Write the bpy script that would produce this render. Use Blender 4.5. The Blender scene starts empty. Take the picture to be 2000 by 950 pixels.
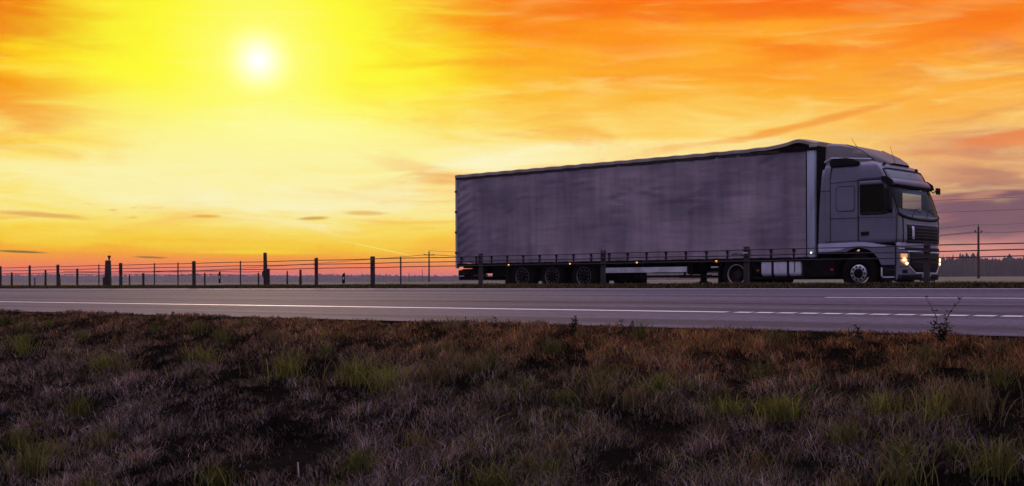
import bpy, bmesh, math, random
import numpy as np
from mathutils import Vector, Matrix, noise
random.seed(7); rng = np.random.default_rng(7)
R = math.radians
scene = bpy.context.scene
col = scene.collection

# ------------------------------------------------------------------ camera constants
F = 2400.0; CZ = 0.30; UX, UY = -0.6640, 0.7477; RX, RY = 0.7477, 0.6640
def on_line(px, Y):
    """world x, and depth, of a point on the line y = Y seen in column px of the photograph"""
    k = (px - 1000) / F
    x = (k * UY - RY) * Y / (RX - k * UX)
    return x, UX * x + UY * Y
def at_depth(px, d):
    k = (px - 1000) / F
    return UX * d + RX * k * d, UY * d + RY * k * d
def z_at(py, d): return CZ + (550 - py) / F * d

# ------------------------------------------------------------------ helpers
def tag(o, label=None, cat=None, group=None, kind=None):
    if label: o['label'] = label
    if cat: o['category'] = cat
    if group: o['group'] = group
    if kind: o['kind'] = kind
    return o
def empty(name, loc=(0, 0, 0), rot=(0, 0, 0)):
    o = bpy.data.objects.new(name, None); o.empty_display_size = .2
    o.location = loc; o.rotation_euler = rot; col.objects.link(o); return o

class MB:
    def __init__(s): s.bm = bmesh.new()
    def box(s, x0, x1, y0, y1, z0, z1, bev=0.0):
        b = bmesh.new()
        vs = [b.verts.new((x, y, z)) for x in (x0, x1) for y in (y0, y1) for z in (z0, z1)]
        for f in ((0,1,3,2),(4,6,7,5),(0,4,5,1),(2,3,7,6),(0,2,6,4),(1,5,7,3)): b.faces.new([vs[i] for i in f])
        if bev: bmesh.ops.bevel(b, geom=b.edges[:] , offset=bev, segments=2, affect='EDGES', profile=.6)
        s.merge(b); return s
    def merge(s, b):
        b.verts.index_update()
        m = {v: s.bm.verts.new(v.co) for v in b.verts}
        for f in b.faces:
            try: s.bm.faces.new([m[v] for v in f.verts])
            except ValueError: pass
        b.free()
    def tube(s, pts, r, n=8, r1=None, cap=True):
        pts = [Vector(p) for p in pts]; rings = []
        L = len(pts)
        for i, p in enumerate(pts):
            t = (pts[min(i+1, L-1)] - pts[max(i-1, 0)]).normalized()
            a = t.cross(Vector((0, 0, 1)))
            if a.length < 1e-3: a = t.cross(Vector((0, 1, 0)))
            a.normalize(); b = t.cross(a)
            rr = r if r1 is None else r + (r1 - r) * i / (L - 1)
            rings.append([s.bm.verts.new(p + (a * math.cos(q) + b * math.sin(q)) * rr) for q in [2*math.pi*k/n for k in range(n)]])
        for i in range(L - 1):
            for k in range(n):
                s.bm.faces.new((rings[i][k], rings[i][(k+1) % n], rings[i+1][(k+1) % n], rings[i+1][k]))
        if cap: s.bm.faces.new(rings[0][::-1]); s.bm.faces.new(rings[-1])
        return s
    def lathe_y(s, cx, cz, prof, n=40):
        """prof: list of (y, radius) revolved about the y axis through (cx, cz)"""
        rings = []
        for (y, r) in prof:
            if r < 1e-5: rings.append([s.bm.verts.new((cx, y, cz))])
            else: rings.append([s.bm.verts.new((cx + r*math.cos(2*math.pi*k/n), y, cz + r*math.sin(2*math.pi*k/n))) for k in range(n)])
        for a, b in zip(rings[:-1], rings[1:]):
            for k in range(n):
                k2 = (k+1) % n
                if len(a) == 1 and len(b) == 1: continue
                if len(a) == 1: s.bm.faces.new((a[0], b[k2], b[k]))
                elif len(b) == 1: s.bm.faces.new((a[k], a[k2], b[0]))
                else: s.bm.faces.new((a[k], a[k2], b[k2], b[k]))
        return s
    def prism_xz(s, pts, y0, y1):
        """closed outline in x,z extruded from y0 to y1"""
        b = bmesh.new()
        v = [b.verts.new((x, y0, z)) for x, z in pts]
        f = b.faces.new(v)
        r = bmesh.ops.extrude_face_region(b, geom=[f])
        for g in r['geom']:
            if isinstance(g, bmesh.types.BMVert): g.co.y = y1
        s.merge(b); return s
    def grid(s, P, closed_u=False, skip=None):
        nu, nv = len(P), len(P[0])
        V = [[s.bm.verts.new(P[i][j]) for j in range(nv)] for i in range(nu)]
        for i in range(nu - (0 if closed_u else 1)):
            for j in range(nv - 1):
                if skip and skip(i, j): continue
                i2 = (i+1) % nu
                s.bm.faces.new((V[i][j], V[i2][j], V[i2][j+1], V[i][j+1]))
        return V
    def build(s, name, mat, parent=None, smooth=None, solid=0.0):
        bmesh.ops.remove_doubles(s.bm, verts=s.bm.verts, dist=1e-5)
        bmesh.ops.recalc_face_normals(s.bm, faces=s.bm.faces)
        loose = [v for v in s.bm.verts if not v.link_faces]
        if loose: bmesh.ops.delete(s.bm, geom=loose, context='VERTS')
        me = bpy.data.meshes.new(name); s.bm.to_mesh(me); s.bm.free()
        me.materials.append(mat)
        if smooth is not None:
            me.shade_smooth(); me.set_sharp_from_angle(angle=R(smooth))
        o = bpy.data.objects.new(name, me); col.objects.link(o)
        if parent: o.parent = parent
        if solid:
            m = o.modifiers.new('thickness', 'SOLIDIFY'); m.thickness = abs(solid); m.offset = -1 if solid > 0 else 1
        return o

# ------------------------------------------------------------------ materials
def mat(name, base, rough=.6, metal=0, spec=.5, noise_amt=0, nscale=5, base2=None, bump=0, bscale=20, coat=0, stretch=(1,1,1), emit=None, estr=0, detail=6, contrast=(.35,.65)):
    m = bpy.data.materials.new(name); m.use_nodes = True
    nt = m.node_tree; b = nt.nodes['Principled BSDF']
    b.inputs['Roughness'].default_value = rough; b.inputs['Metallic'].default_value = metal
    b.inputs['Specular IOR Level'].default_value = spec
    b.inputs['Coat Weight'].default_value = coat
    base = tuple(base) + (1,)
    b.inputs['Base Color'].default_value = base
    tc = nt.nodes.new('ShaderNodeTexCoord'); mp = nt.nodes.new('ShaderNodeMapping'); mp.inputs['Scale'].default_value = stretch
    nt.links.new(tc.outputs['Object'], mp.inputs['Vector'])
    if base2 is not None:
        n = nt.nodes.new('ShaderNodeTexNoise'); n.inputs['Scale'].default_value = nscale; n.inputs['Detail'].default_value = detail
        nt.links.new(mp.outputs[0], n.inputs['Vector'])
        cr = nt.nodes.new('ShaderNodeValToRGB'); cr.color_ramp.elements[0].position = contrast[0]; cr.color_ramp.elements[1].position = contrast[1]
        cr.color_ramp.elements[0].color = base; cr.color_ramp.elements[1].color = tuple(base2) + (1,)
        nt.links.new(n.outputs['Fac'], cr.inputs[0]); nt.links.new(cr.outputs[0], b.inputs['Base Color'])
        rr = nt.nodes.new('ShaderNodeMapRange'); rr.inputs[3].default_value = max(0, rough-.08); rr.inputs[4].default_value = min(1, rough+.1)
        nt.links.new(n.outputs['Fac'], rr.inputs[0]); nt.links.new(rr.outputs[0], b.inputs['Roughness'])
    if bump:
        n2 = nt.nodes.new('ShaderNodeTexNoise'); n2.inputs['Scale'].default_value = bscale; n2.inputs['Detail'].default_value = 5
        nt.links.new(mp.outputs[0], n2.inputs['Vector'])
        bp = nt.nodes.new('ShaderNodeBump'); bp.inputs['Strength'].default_value = bump; bp.inputs['Distance'].default_value = .02
        nt.links.new(n2.outputs['Fac'], bp.inputs['Height']); nt.links.new(bp.outputs[0], b.inputs['Normal'])
    if emit:
        b.inputs['Emission Color'].default_value = tuple(emit) + (1,); b.inputs['Emission Strength'].default_value = estr
    return m
M = {}
M['soil'] = mat('soil', (.022,.015,.012), .95, base2=(.045,.032,.022), nscale=1.2, bump=.8, bscale=9, spec=.1)
M['paint'] = mat('silver_paint', (.21,.205,.28), .38, .3, base2=(.25,.245,.325), nscale=2.2, coat=.25)
M['header'] = mat('header_glass', (.22,.26,.30), .3, .1, base2=(.26,.29,.33), nscale=2, coat=.3)
M['fairing'] = mat('fairing_paint', (.24,.21,.21), .45, .2, base2=(.17,.145,.14), nscale=1.5)
M['paint_light'] = mat('pale_trim_paint', (.62,.64,.82), .4, .05, base2=(.54,.55,.70), nscale=3, coat=.2)
M['black'] = mat('black_plastic', (.008,.008,.010), .6, base2=(.014,.013,.015), nscale=8, spec=.2)
M['chassis'] = mat('dirty_chassis', (.006,.005,.006), .85, base2=(.013,.010,.010), nscale=5, spec=.12)
M['rubber'] = mat('tyre_rubber', (.006,.006,.006), .9, base2=(.010,.009,.009), nscale=14, spec=.1, bump=.3, bscale=60)
M['alu'] = mat('brushed_aluminium', (.78,.78,.88), .42, .15, base2=(.62,.62,.74), nscale=4, bump=.05, bscale=40)
M['steel_dark'] = mat('dull_dark_steel', (.07,.065,.075), .5, .6, base2=(.035,.03,.035), nscale=9)
M['rim_red'] = mat('rusty_wheel_dish', (.045,.018,.018), .6, .3, base2=(.02,.012,.014), nscale=10)
M['chrome'] = mat('polished_rim', (.75,.75,.82), .28, .9)
M['roof'] = mat('roof_tarpaulin', (.46,.37,.30), .6, base2=(.30,.24,.20), nscale=2, bump=.3, bscale=3)
M['pillar'] = mat('corner_pillar', (.56,.62,.78), .45, .1, base2=(.38,.40,.52), nscale=1.2, stretch=(3,3,.6))
M['guard'] = mat('side_guard', (.8,.78,.84), .5, .2, base2=(.42,.4,.46), nscale=2)
M['post'] = mat('weathered_post', (.075,.052,.055), .8, base2=(.03,.022,.025), nscale=6, stretch=(1,1,.2), bump=.4, bscale=30)
M['galv'] = mat('galvanised_steel', (.13,.12,.135), .55, .5, base2=(.07,.065,.075), nscale=12)
M['wood'] = mat('dark_wood', (.07,.045,.035), .85, base2=(.03,.02,.018), nscale=7, stretch=(1,1,.15), bump=.5, bscale=25)
M['rim_grey'] = mat('dusty_grey_rim', (.20,.19,.22), .6, .1, base2=(.12,.11,.13), nscale=9)
M['cable'] = mat('steel_cable', (.035,.03,.034), .6, .4)
M['white_mark'] = mat('reflector_white', (.75,.72,.74), .4)
M['red_mark'] = mat('reflector_red', (.42,.05,.02), .35, emit=(.5,.05,.02), estr=.03)
M['dash'] = mat('dashboard_vinyl', (.16,.19,.24), .5, base2=(.11,.13,.17), nscale=4)
M['seat'] = mat('seat_cloth', (.03,.03,.035), .9)
M['stick'] = mat('bleached_stick', (.55,.5,.5), .7)
M['weed'] = mat('weed_leaf', (.035,.035,.012), .7, base2=(.06,.045,.02), nscale=20)
M['amber'] = mat('amber_lamp', (.8,.3,.05), .3, emit=(1,.36,.05), estr=5)
M['white_lamp'] = mat('white_lamp', (.9,.9,.9), .3, emit=(1,.85,.6), estr=3)
M['head_hot'] = mat('headlight_beam', (.9,.8,.6), .2, emit=(1,.72,.35), estr=4.5)
M['head_warm'] = mat('headlight_reflector', (.8,.5,.25), .25, emit=(1,.42,.12), estr=.55)
M['plate'] = mat('number_plate', (.6,.6,.62), .4)
M['plate_ink'] = mat('plate_ink', (.03,.03,.04), .5)
M['forest'] = mat('distant_forest', (.018,.022,.028), .9, base2=(.035,.035,.04), nscale=.02, spec=.1)
def glass(name, tint):
    m = bpy.data.materials.new(name); m.use_nodes = True; nt = m.node_tree
    nt.nodes.remove(nt.nodes['Principled BSDF']); out = nt.nodes['Material Output']
    tr = nt.nodes.new('ShaderNodeBsdfTransparent'); tr.inputs[0].default_value = tint + (1,)
    gl = nt.nodes.new('ShaderNodeBsdfGlossy'); gl.inputs['Roughness'].default_value = .03
    fr = nt.nodes.new('ShaderNodeFresnel'); fr.inputs[0].default_value = 1.5
    mx = nt.nodes.new('ShaderNodeMixShader')
    lim = nt.nodes.new('ShaderNodeMath'); lim.operation = 'MINIMUM'; lim.inputs[1].default_value = .22; nt.links.new(fr.outputs[0], lim.inputs[0])
    nt.links.new(lim.outputs[0], mx.inputs[0]); nt.links.new(tr.outputs[0], mx.inputs[1]); nt.links.new(gl.outputs[0], mx.inputs[2])
    nt.links.new(mx.outputs[0], out.inputs['Surface']); return m
M['glass'] = glass('cab_glass', (.70,.76,.80))
M['tint'] = glass('blue_tint', (.12,.38,.75))
M['dark_glass'] = glass('tinted_side_glass', (.10,.10,.11))

# asphalt
def asphalt():
    m = bpy.data.materials.new('asphalt'); m.use_nodes = True; nt = m.node_tree; b = nt.nodes['Principled BSDF']
    L = nt.links.new; N = nt.nodes.new
    tc = N('ShaderNodeTexCoord')
    mp = N('ShaderNodeMapping'); mp.inputs['Scale'].default_value = (.05, 1.3, 1); L(tc.outputs['Object'], mp.inputs['Vector'])
    n1 = N('ShaderNodeTexNoise'); n1.inputs['Scale'].default_value = 1.4; n1.inputs['Detail'].default_value = 4; L(mp.outputs[0], n1.inputs['Vector'])
    n2 = N('ShaderNodeTexNoise'); n2.inputs['Scale'].default_value = 45; n2.inputs['Detail'].default_value = 6; L(tc.outputs['Object'], n2.inputs['Vector'])
    r1 = N('ShaderNodeValToRGB'); e = r1.color_ramp.elements
    e[0].position = .38; e[0].color = (.058,.052,.076,1); e[1].position = .62; e[1].color = (.115,.100,.145,1); L(n1.outputs['Fac'], r1.inputs[0])
    r2 = N('ShaderNodeMapRange'); r2.inputs[1].default_value=.3; r2.inputs[2].default_value=.7; r2.inputs[3].default_value = .72; r2.inputs[4].default_value = 1.3; L(n2.outputs['Fac'], r2.inputs[0])
    mx0 = N('ShaderNodeVectorMath'); mx0.operation = 'SCALE'; L(r1.outputs[0], mx0.inputs[0]); L(r2.outputs[0], mx0.inputs['Scale'])
    mp3 = N('ShaderNodeMapping'); mp3.inputs['Scale'].default_value = (7, 3, 1); L(tc.outputs['Object'], mp3.inputs['Vector'])
    n3 = N('ShaderNodeTexNoise'); n3.inputs['Scale'].default_value = 1.6; n3.inputs['Detail'].default_value = 3; L(mp3.outputs[0], n3.inputs['Vector'])
    r3 = N('ShaderNodeMapRange'); r3.inputs[1].default_value=.3; r3.inputs[2].default_value=.7; r3.inputs[3].default_value = .8; r3.inputs[4].default_value = 1.2; L(n3.outputs['Fac'], r3.inputs[0])
    mx = N('ShaderNodeVectorMath'); mx.operation = 'SCALE'; L(mx0.outputs[0], mx.inputs[0]); L(r3.outputs[0], mx.inputs['Scale'])
    L(mx.outputs[0], b.inputs['Base Color'])
    b.inputs['Roughness'].default_value = .85; b.inputs['Specular IOR Level'].default_value = .08
    bp = N('ShaderNodeBump'); bp.inputs['Strength'].default_value = .35; bp.inputs['Distance'].default_value = .01
    L(n2.outputs['Fac'], bp.inputs['Height']); L(bp.outputs[0], b.inputs['Normal'])
    return m
M['asphalt'] = asphalt()
M['line'] = mat('road_marking_paint', (.78,.76,.8), .6, base2=(.5,.48,.52), nscale=6, stretch=(.4,2,1), contrast=(.5,.8))

def curtain_mat():
    m = bpy.data.materials.new('curtain_tarpaulin'); m.use_nodes = True; nt = m.node_tree; b = nt.nodes['Principled BSDF']
    L = nt.links.new; N = nt.nodes.new
    tc = N('ShaderNodeTexCoord')
    def nz(scale, st, det=5):
        mp = N('ShaderNodeMapping'); mp.inputs['Scale'].default_value = st; L(tc.outputs['Object'], mp.inputs['Vector'])
        n = N('ShaderNodeTexNoise'); n.inputs['Scale'].default_value = scale; n.inputs['Detail'].default_value = det; L(mp.outputs[0], n.inputs['Vector']); return n
    n1 = nz(1.0, (.45, 1, .6)); n2 = nz(3.0, (1.2, 1, .12), 6); n3 = nz(60, (1, 1, 1), 3); n4 = nz(1.6, (.35, 1, 2.2), 3)
    r1 = N('ShaderNodeValToRGB'); e = r1.color_ramp.elements
    e[0].position = .3; e[0].color = (.175,.155,.21,1); e[1].position = .68; e[1].color = (.45,.35,.41,1); L(n1.outputs['Fac'], r1.inputs[0])
    r2 = N('ShaderNodeMapRange'); r2.inputs[1].default_value=.3; r2.inputs[2].default_value=.75; r2.inputs[3].default_value=.80; r2.inputs[4].default_value=1.18; L(n2.outputs['Fac'], r2.inputs[0])
    r3 = N('ShaderNodeMapRange'); r3.inputs[1].default_value=.3; r3.inputs[2].default_value=.7; r3.inputs[3].default_value=.85; r3.inputs[4].default_value=1.15; L(n3.outputs['Fac'], r3.inputs[0])
    s1 = N('ShaderNodeVectorMath'); s1.operation='SCALE'; L(r1.outputs[0], s1.inputs[0]); L(r2.outputs[0], s1.inputs['Scale'])
    s2 = N('ShaderNodeVectorMath'); s2.operation='SCALE'; L(s1.outputs[0], s2.inputs[0]); L(r3.outputs[0], s2.inputs['Scale'])
    L(s2.outputs[0], b.inputs['Base Color']); b.inputs['Roughness'].default_value = .55; b.inputs['Specular IOR Level'].default_value=.35
    bp = N('ShaderNodeBump'); bp.inputs['Strength'].default_value=.5; bp.inputs['Distance'].default_value=.05
    L(n4.outputs['Fac'], bp.inputs['Height']); L(bp.outputs[0], b.inputs['Normal'])
    return m
M['curtain'] = curtain_mat()

def grass_mat(name, rough=.8, transl=.25):
    m = bpy.data.materials.new(name); m.use_nodes = True; nt = m.node_tree; b = nt.nodes['Principled BSDF']
    L = nt.links.new
    a = nt.nodes.new('ShaderNodeAttribute'); a.attribute_name = 'blade'
    L(a.outputs['Color'], b.inputs['Base Color']); b.inputs['Roughness'].default_value = rough; b.inputs['Specular IOR Level'].default_value = .06
    t = nt.nodes.new('ShaderNodeBsdfTranslucent'); L(a.outputs['Color'], t.inputs[0])
    mx = nt.nodes.new('ShaderNodeMixShader'); mx.inputs[0].default_value = transl
    L(b.outputs[0], mx.inputs[1]); L(t.outputs[0], mx.inputs[2]); L(mx.outputs[0], nt.nodes['Material Output'].inputs['Surface'])
    return m
M['grass'] = grass_mat('grass_blades')

def field_mat():
    m = bpy.data.materials.new('ground'); m.use_nodes = True; nt = m.node_tree; b = nt.nodes['Principled BSDF']
    L = nt.links.new; N = nt.nodes.new
    tc = N('ShaderNodeTexCoord'); sp = N('ShaderNodeSeparateXYZ'); L(tc.outputs['Object'], sp.inputs[0])
    mr = N('ShaderNodeMapRange'); mr.inputs[1].default_value = 30; mr.inputs[2].default_value = 46; L(sp.outputs['Y'], mr.inputs[0])
    n = N('ShaderNodeTexNoise'); n.inputs['Scale'].default_value = 1.1; n.inputs['Detail'].default_value = 8; L(tc.outputs['Object'], n.inputs['Vector'])
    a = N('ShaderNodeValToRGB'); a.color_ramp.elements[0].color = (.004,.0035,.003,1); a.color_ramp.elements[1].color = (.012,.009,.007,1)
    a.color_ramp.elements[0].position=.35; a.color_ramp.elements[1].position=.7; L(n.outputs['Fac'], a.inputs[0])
    mp = N('ShaderNodeMapping'); mp.inputs['Scale'].default_value = (.01,.03,1); L(tc.outputs['Object'], mp.inputs['Vector'])
    n2 = N('ShaderNodeTexNoise'); n2.inputs['Scale'].default_value = 1; n2.inputs['Detail'].default_value = 6; L(mp.outputs[0], n2.inputs['Vector'])
    c = N('ShaderNodeValToRGB'); c.color_ramp.elements[0].color = (.15,.14,.10,1); c.color_ramp.elements[1].color = (.24,.22,.16,1)
    c.color_ramp.elements[0].position=.35; c.color_ramp.elements[1].position=.65; L(n2.outputs['Fac'], c.inputs[0])
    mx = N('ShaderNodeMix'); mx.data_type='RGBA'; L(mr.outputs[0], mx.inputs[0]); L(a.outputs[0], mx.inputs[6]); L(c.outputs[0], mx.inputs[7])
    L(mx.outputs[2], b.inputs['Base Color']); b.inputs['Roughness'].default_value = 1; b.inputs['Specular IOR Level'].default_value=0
    bp = N('ShaderNodeBump'); bp.inputs['Strength'].default_value=.7; bp.inputs['Distance'].default_value=.05
    n3 = N('ShaderNodeTexNoise'); n3.inputs['Scale'].default_value=12; L(tc.outputs['Object'], n3.inputs['Vector'])
    L(n3.outputs['Fac'], bp.inputs['Height']); L(bp.outputs[0], b.inputs['Normal'])
    return m
M['ground'] = field_mat()

# ------------------------------------------------------------------ terrain
PY = [-5000,-60,-5,0,4,7,9,9.7,10,12.5,16.25,20,21.5,22.5,26,27.5,38.5,40,45,5000]
PZ = [-1.6,-1.6,-1.55,-1.38,-.93,-.56,-.31,-.225,-.194,-.104,.03,.14,.225,.245,.10,0,0,-.1,-.25,-.25]
def grade(x): return .0042 * (np.clip(x, -90, 40) + 16)
def slope_far(px): return (550 - np.interp(px, [-400, 900, 1300, 1900, 2600], [551.8, 551.6, 547, 540.5, 540])) / F
def vnoise(x, y):
    s = 0
    for i, (fx, fy, ph, am) in enumerate(((1.1,.7,.3,1),(2.3,1.9,1.7,.6),(-1.7,2.9,4.1,.5),(3.9,-2.2,2.2,.4),(5.3,4.7,.9,.25),(-7.1,5.9,3.3,.2))):
        s = s + am*np.sin(fx*x + fy*y + ph + 1.3*np.sin(.37*fx*y - .53*fy*x + i))
    return s / 2.95
def ground_z(x, y):
    x = np.asarray(x, float); y = np.asarray(y, float)
    z = np.interp(y, PY, PZ) + grade(x)
    z = z + np.clip((9.7 - y)/1.5, 0, 1) * np.clip((y + 12)/6, 0, 1) * (.085 * vnoise(x, y) + .035*vnoise(2.7*x + 1, 3.1*y - 2))
    d = np.maximum(UX*x + UY*y, 1.0); px = 1000 + F*(RX*x + RY*y)/d
    zf = CZ + slope_far(np.clip(px, -2000, 4000))*d - .45*np.exp(-np.clip(d-45, 0, None)/200)
    t = np.clip((y - 45)/40, 0, 1); front = np.clip((d - 20)/60, 0, 1)
    return z + t*front*(zf - z)
def gz(x, y): return float(ground_z(x, y))

xs = sorted(set([-5000,-4000,-3000,-2300,-1800,-1400,-1100,-900,-700,-550,-430,-340,-270,-210,-170,-130,-110,-90,-80,-72,-65,-58,-52,-48] +
     list(np.round(np.arange(-45, 12, .3), 3)) + [14,17,20,25,30,40,60,80,110,150,200,270,350,450,600,800,1000,1300,1700,2200,3000,4000,5000]))
ys = sorted(set([-4000,-1000,-300,-100,-60,-30,-15,-10,-7] + list(np.round(np.arange(-5, 9.7, .3), 3)) +
     [9.7,10,12.5,16.25,20,21.5,22.5,24,26,27.5,38.5,40,45,50,55,60,70,80,85,95,110,130,160,200,250,300,370,450,550,650,800,950,1100,1300,1500,1800,2100,2400,2800,3300,3900,4500]))
X, Y = np.meshgrid(xs, ys, indexing='ij'); Z = ground_z(X, Y)
def np_mesh(name, V, faces, material, smooth=False):
    me = bpy.data.meshes.new(name)
    V = np.ascontiguousarray(V, np.float32); faces = np.ascontiguousarray(faces, np.int32); nf, k = faces.shape
    me.vertices.add(len(V)); me.vertices.foreach_set('co', V.ravel())
    me.loops.add(nf*k); me.loops.foreach_set('vertex_index', faces.ravel())
    me.polygons.add(nf); me.polygons.foreach_set('loop_start', np.arange(0, nf*k, k, dtype=np.int32)); me.polygons.foreach_set('loop_total', np.full(nf, k, np.int32))
    me.update(calc_edges=True); me.materials.append(material)
    if smooth: me.shade_smooth()
    o = bpy.data.objects.new(name, me); col.objects.link(o); return o
nx, ny = X.shape; idx = np.arange(nx*ny).reshape(nx, ny)
q = np.stack([idx[:-1,:-1], idx[1:,:-1], idx[1:,1:], idx[:-1,1:]], -1).reshape(-1, 4)
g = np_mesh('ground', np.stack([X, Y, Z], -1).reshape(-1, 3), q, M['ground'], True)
tag(g, 'flat grassland and pale stubble field around the highway', kind='structure')

RXS = [-3000,-1000,-300,-90,-60,-45,-30,-16,0,15,40,120,400,1500,3000]
def strip(name, y0, y1, x0, x1, lift, m, label=None, kind='structure', ym=()):
    xl = sorted(set([x0, x1] + [x for x in RXS if x0 < x < x1])); yl = sorted(set([y0, y1] + [y for y in PY if y0 < y < y1]))
    A, B = np.meshgrid(xl, yl, indexing='ij'); C = np.interp(B, PY, PZ) + grade(A) + lift
    i = np.arange(A.size).reshape(A.shape)
    f = np.stack([i[:-1,:-1], i[1:,:-1], i[1:,1:], i[:-1,1:]], -1).reshape(-1, 4)
    o = np_mesh(name, np.stack([A, B, C], -1).reshape(-1, 3), f, m); tag(o, label, kind=kind); return o
strip('road', 10, 20.15, -3000, 3000, .004, M['asphalt'], 'near carriageway of lilac grey asphalt')
strip('road', 27.6, 38.4, -3000, 3000, .004, M['asphalt'], 'far carriageway the lorry drives on, hidden behind the grass')
strip('road_marking', 19.78, 19.93, -3000, 3000, .009, M['line'], 'thin continuous white edge line along the far side of near road')
strip('road_marking', 28.1, 28.25, -3000, 3000, .009, M['line'])
strip('road_marking', 37.8, 37.95, -3000, 3000, .009, M['line'])
M['bitumen'] = mat('bitumen_seam', (.02,.018,.022), .8, base2=(.09,.08,.11), nscale=1.3, stretch=(.6,8,1), spec=.1)
strip('road_seam', 14.36, 14.50, -3000, 3000, .008, M['bitumen'], 'dark worn seam between the lanes of near road')
x_l = on_line(1612, 16.25)[0]
strip('road_marking', 16.19, 16.32, x_l, x_l + 12, .009, M['line'], 'white lane line that starts halfway along the road')
for k in range(1, 5): strip('road_marking', 16.19, 16.32, x_l + 18*k, x_l + 18*k + 12, .009, M['line'])
# near edge line: solid to the left, short skewed dashes to the right
xd = on_line(1420, 12.5)[0]
strip('road_marking', 12.42, 12.58, -3000, xd, .009, M['line'], 'solid white edge line of the near road')
V = []; Fq = []; x = xd + .12; n = 0
while x < 60:
    L_ = .215
    for (dx, yy) in ((0, 12.42), (L_, 12.42), (L_, 12.58), (0, 12.58)):
        V.append((x + dx, yy, float(np.interp(yy, PY, PZ) + grade(x + dx)) + .009))
    Fq.append((n, n+1, n+2, n+3)); n += 4; x += L_ + .065
o = np_mesh('road_marking', np.array(V), np.array(Fq), M['line']); tag(o, 'row of short slanted white dashes along the near road edge', kind='structure')

# ------------------------------------------------------------------ grass (numpy blades)
def blades(name, px_, py_, h, w, lean, colr, seg=2, label='', cat='grass'):
    n = len(px_); z0 = ground_z(px_, py_) - .01
    ang = rng.uniform(0, 2*np.pi, n); la = rng.uniform(0, 2*np.pi, n)
    wx, wy = np.cos(ang)*w/2, np.sin(ang)*w/2
    lx, ly = np.cos(la)*lean*h, np.sin(la)*lean*h
    rows = []
    for s in range(seg):
        t = s/seg; f = 1 - .55*t
        for sg in (-1, 1):
            rows.append(np.stack([px_ + lx*t*t + sg*wx*f, py_ + ly*t*t + sg*wy*f, z0 + h*t*(1-.15*lean*t)], -1))
    rows.append(np.stack([px_ + lx, py_ + ly, z0 + h*(1 - .3*lean)], -1))
    P = np.stack(rows, 1); k = P.shape[1]
    base = (np.arange(n)*k)[:, None]
    tris = []
    for s in range(seg - 1):
        a = 2*s; tris += [(a, a+1, a+3), (a, a+3, a+2)]
    a = 2*(seg-1); tris.append((a, a+1, a+2))
    T = (base[:, None, :] + np.array(tris)[None]).reshape(-1, 3)
    o = np_mesh(name, P.reshape(-1, 3), T, M['grass'])
    at = o.data.attributes.new('blade', 'FLOAT_COLOR', 'POINT')
    C = np.ones((n, k, 4), np.float32); C[:, :, :3] = colr[:, None, :]
    at.data.foreach_set('color', C.ravel())
    tag(o, label, kind='stuff'); return o

# rough verge: sampled in distance and bearing so far ground is not over-filled
N = 860000
d = rng.uniform(3.2, 30, N); k = rng.uniform(-.50, .47, N)
gx = UX*d + RX*k*d; gy = UY*d + RY*k*d
edge = 10.05 + .30*vnoise(gx*1.3, gy*.0 + 3)
keep = (gy < edge) & (gy > .6); gx, gy, d = gx[keep], gy[keep], d[keep]; n = len(gx)
p1 = vnoise(gx*.55, gy*1.1); p2 = vnoise(gx*1.9 + 7, gy*2.3 - 4); p3 = vnoise(gx*.35 - 9, gy*.8 + 2)
p4 = vnoise(gx*6.3 + 1, gy*7.1 + 5); p5 = vnoise(gx*14.1 - 3, gy*12.7 + 8)
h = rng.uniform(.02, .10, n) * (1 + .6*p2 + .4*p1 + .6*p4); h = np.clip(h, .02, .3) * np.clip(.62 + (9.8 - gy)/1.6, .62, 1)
w = rng.uniform(.004, .010, n) * np.clip(d/9, .7, 2.0)
# thinner where hollows are
kk = rng.uniform(0, 1, n) < np.clip(.70 + .5*p2 + .3*p1 + .4*p4 + .5*np.clip(gy-8.8, 0, 1), .40, 1)
gx, gy, h, w, d, p1, p2, p3, p4, p5 = [a[kk] for a in (gx, gy, h, w, d, p1, p2, p3, p4, p5)]; n = len(gx)
dry = np.array([.15,.095,.065]); mauve = np.array([.165,.125,.135]); dark = np.array([.018,.015,.011]); green = np.array([.085,.098,.022]); rust_flare = np.array([.22,.10,.04])
c = dry[None]*np.ones((n, 1))
u = rng.uniform(0, 1, n)[:, None]
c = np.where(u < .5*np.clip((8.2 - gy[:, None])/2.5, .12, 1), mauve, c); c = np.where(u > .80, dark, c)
gm = (rng.uniform(0, 1, n) < np.clip(.06 + .5*np.clip(p1 - .2, 0, 1) + .25*np.clip(p3, 0, 1), 0, .6))[:, None]
c = np.where(gm, green, c)
rm = (rng.uniform(0, 1, n) < .75*np.clip((gy - 7.4)/1.6, 0, 1)*np.clip(.5 + .06*(gx + 12), .35, 1))[:, None]  # reddish-brown edge grass; red flare glow painted in towards the right
c = np.where(rm, rust_flare, c)
c = c * rng.uniform(.15, 1.5, (n, 1)) * .98 * np.clip(1 + 1.0*p5 + .8*p4 + .9*p2 + .5*p1, .07, 3.0)[:, None]  # hollows and clump gaps darkened: their shade is put into the blade colour
blades('rough_grass', gx, gy, h, w, rng.uniform(.15, 1.3, n), c, 2, 'dark rough dry grass covering the verge in front of the road')

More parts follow.
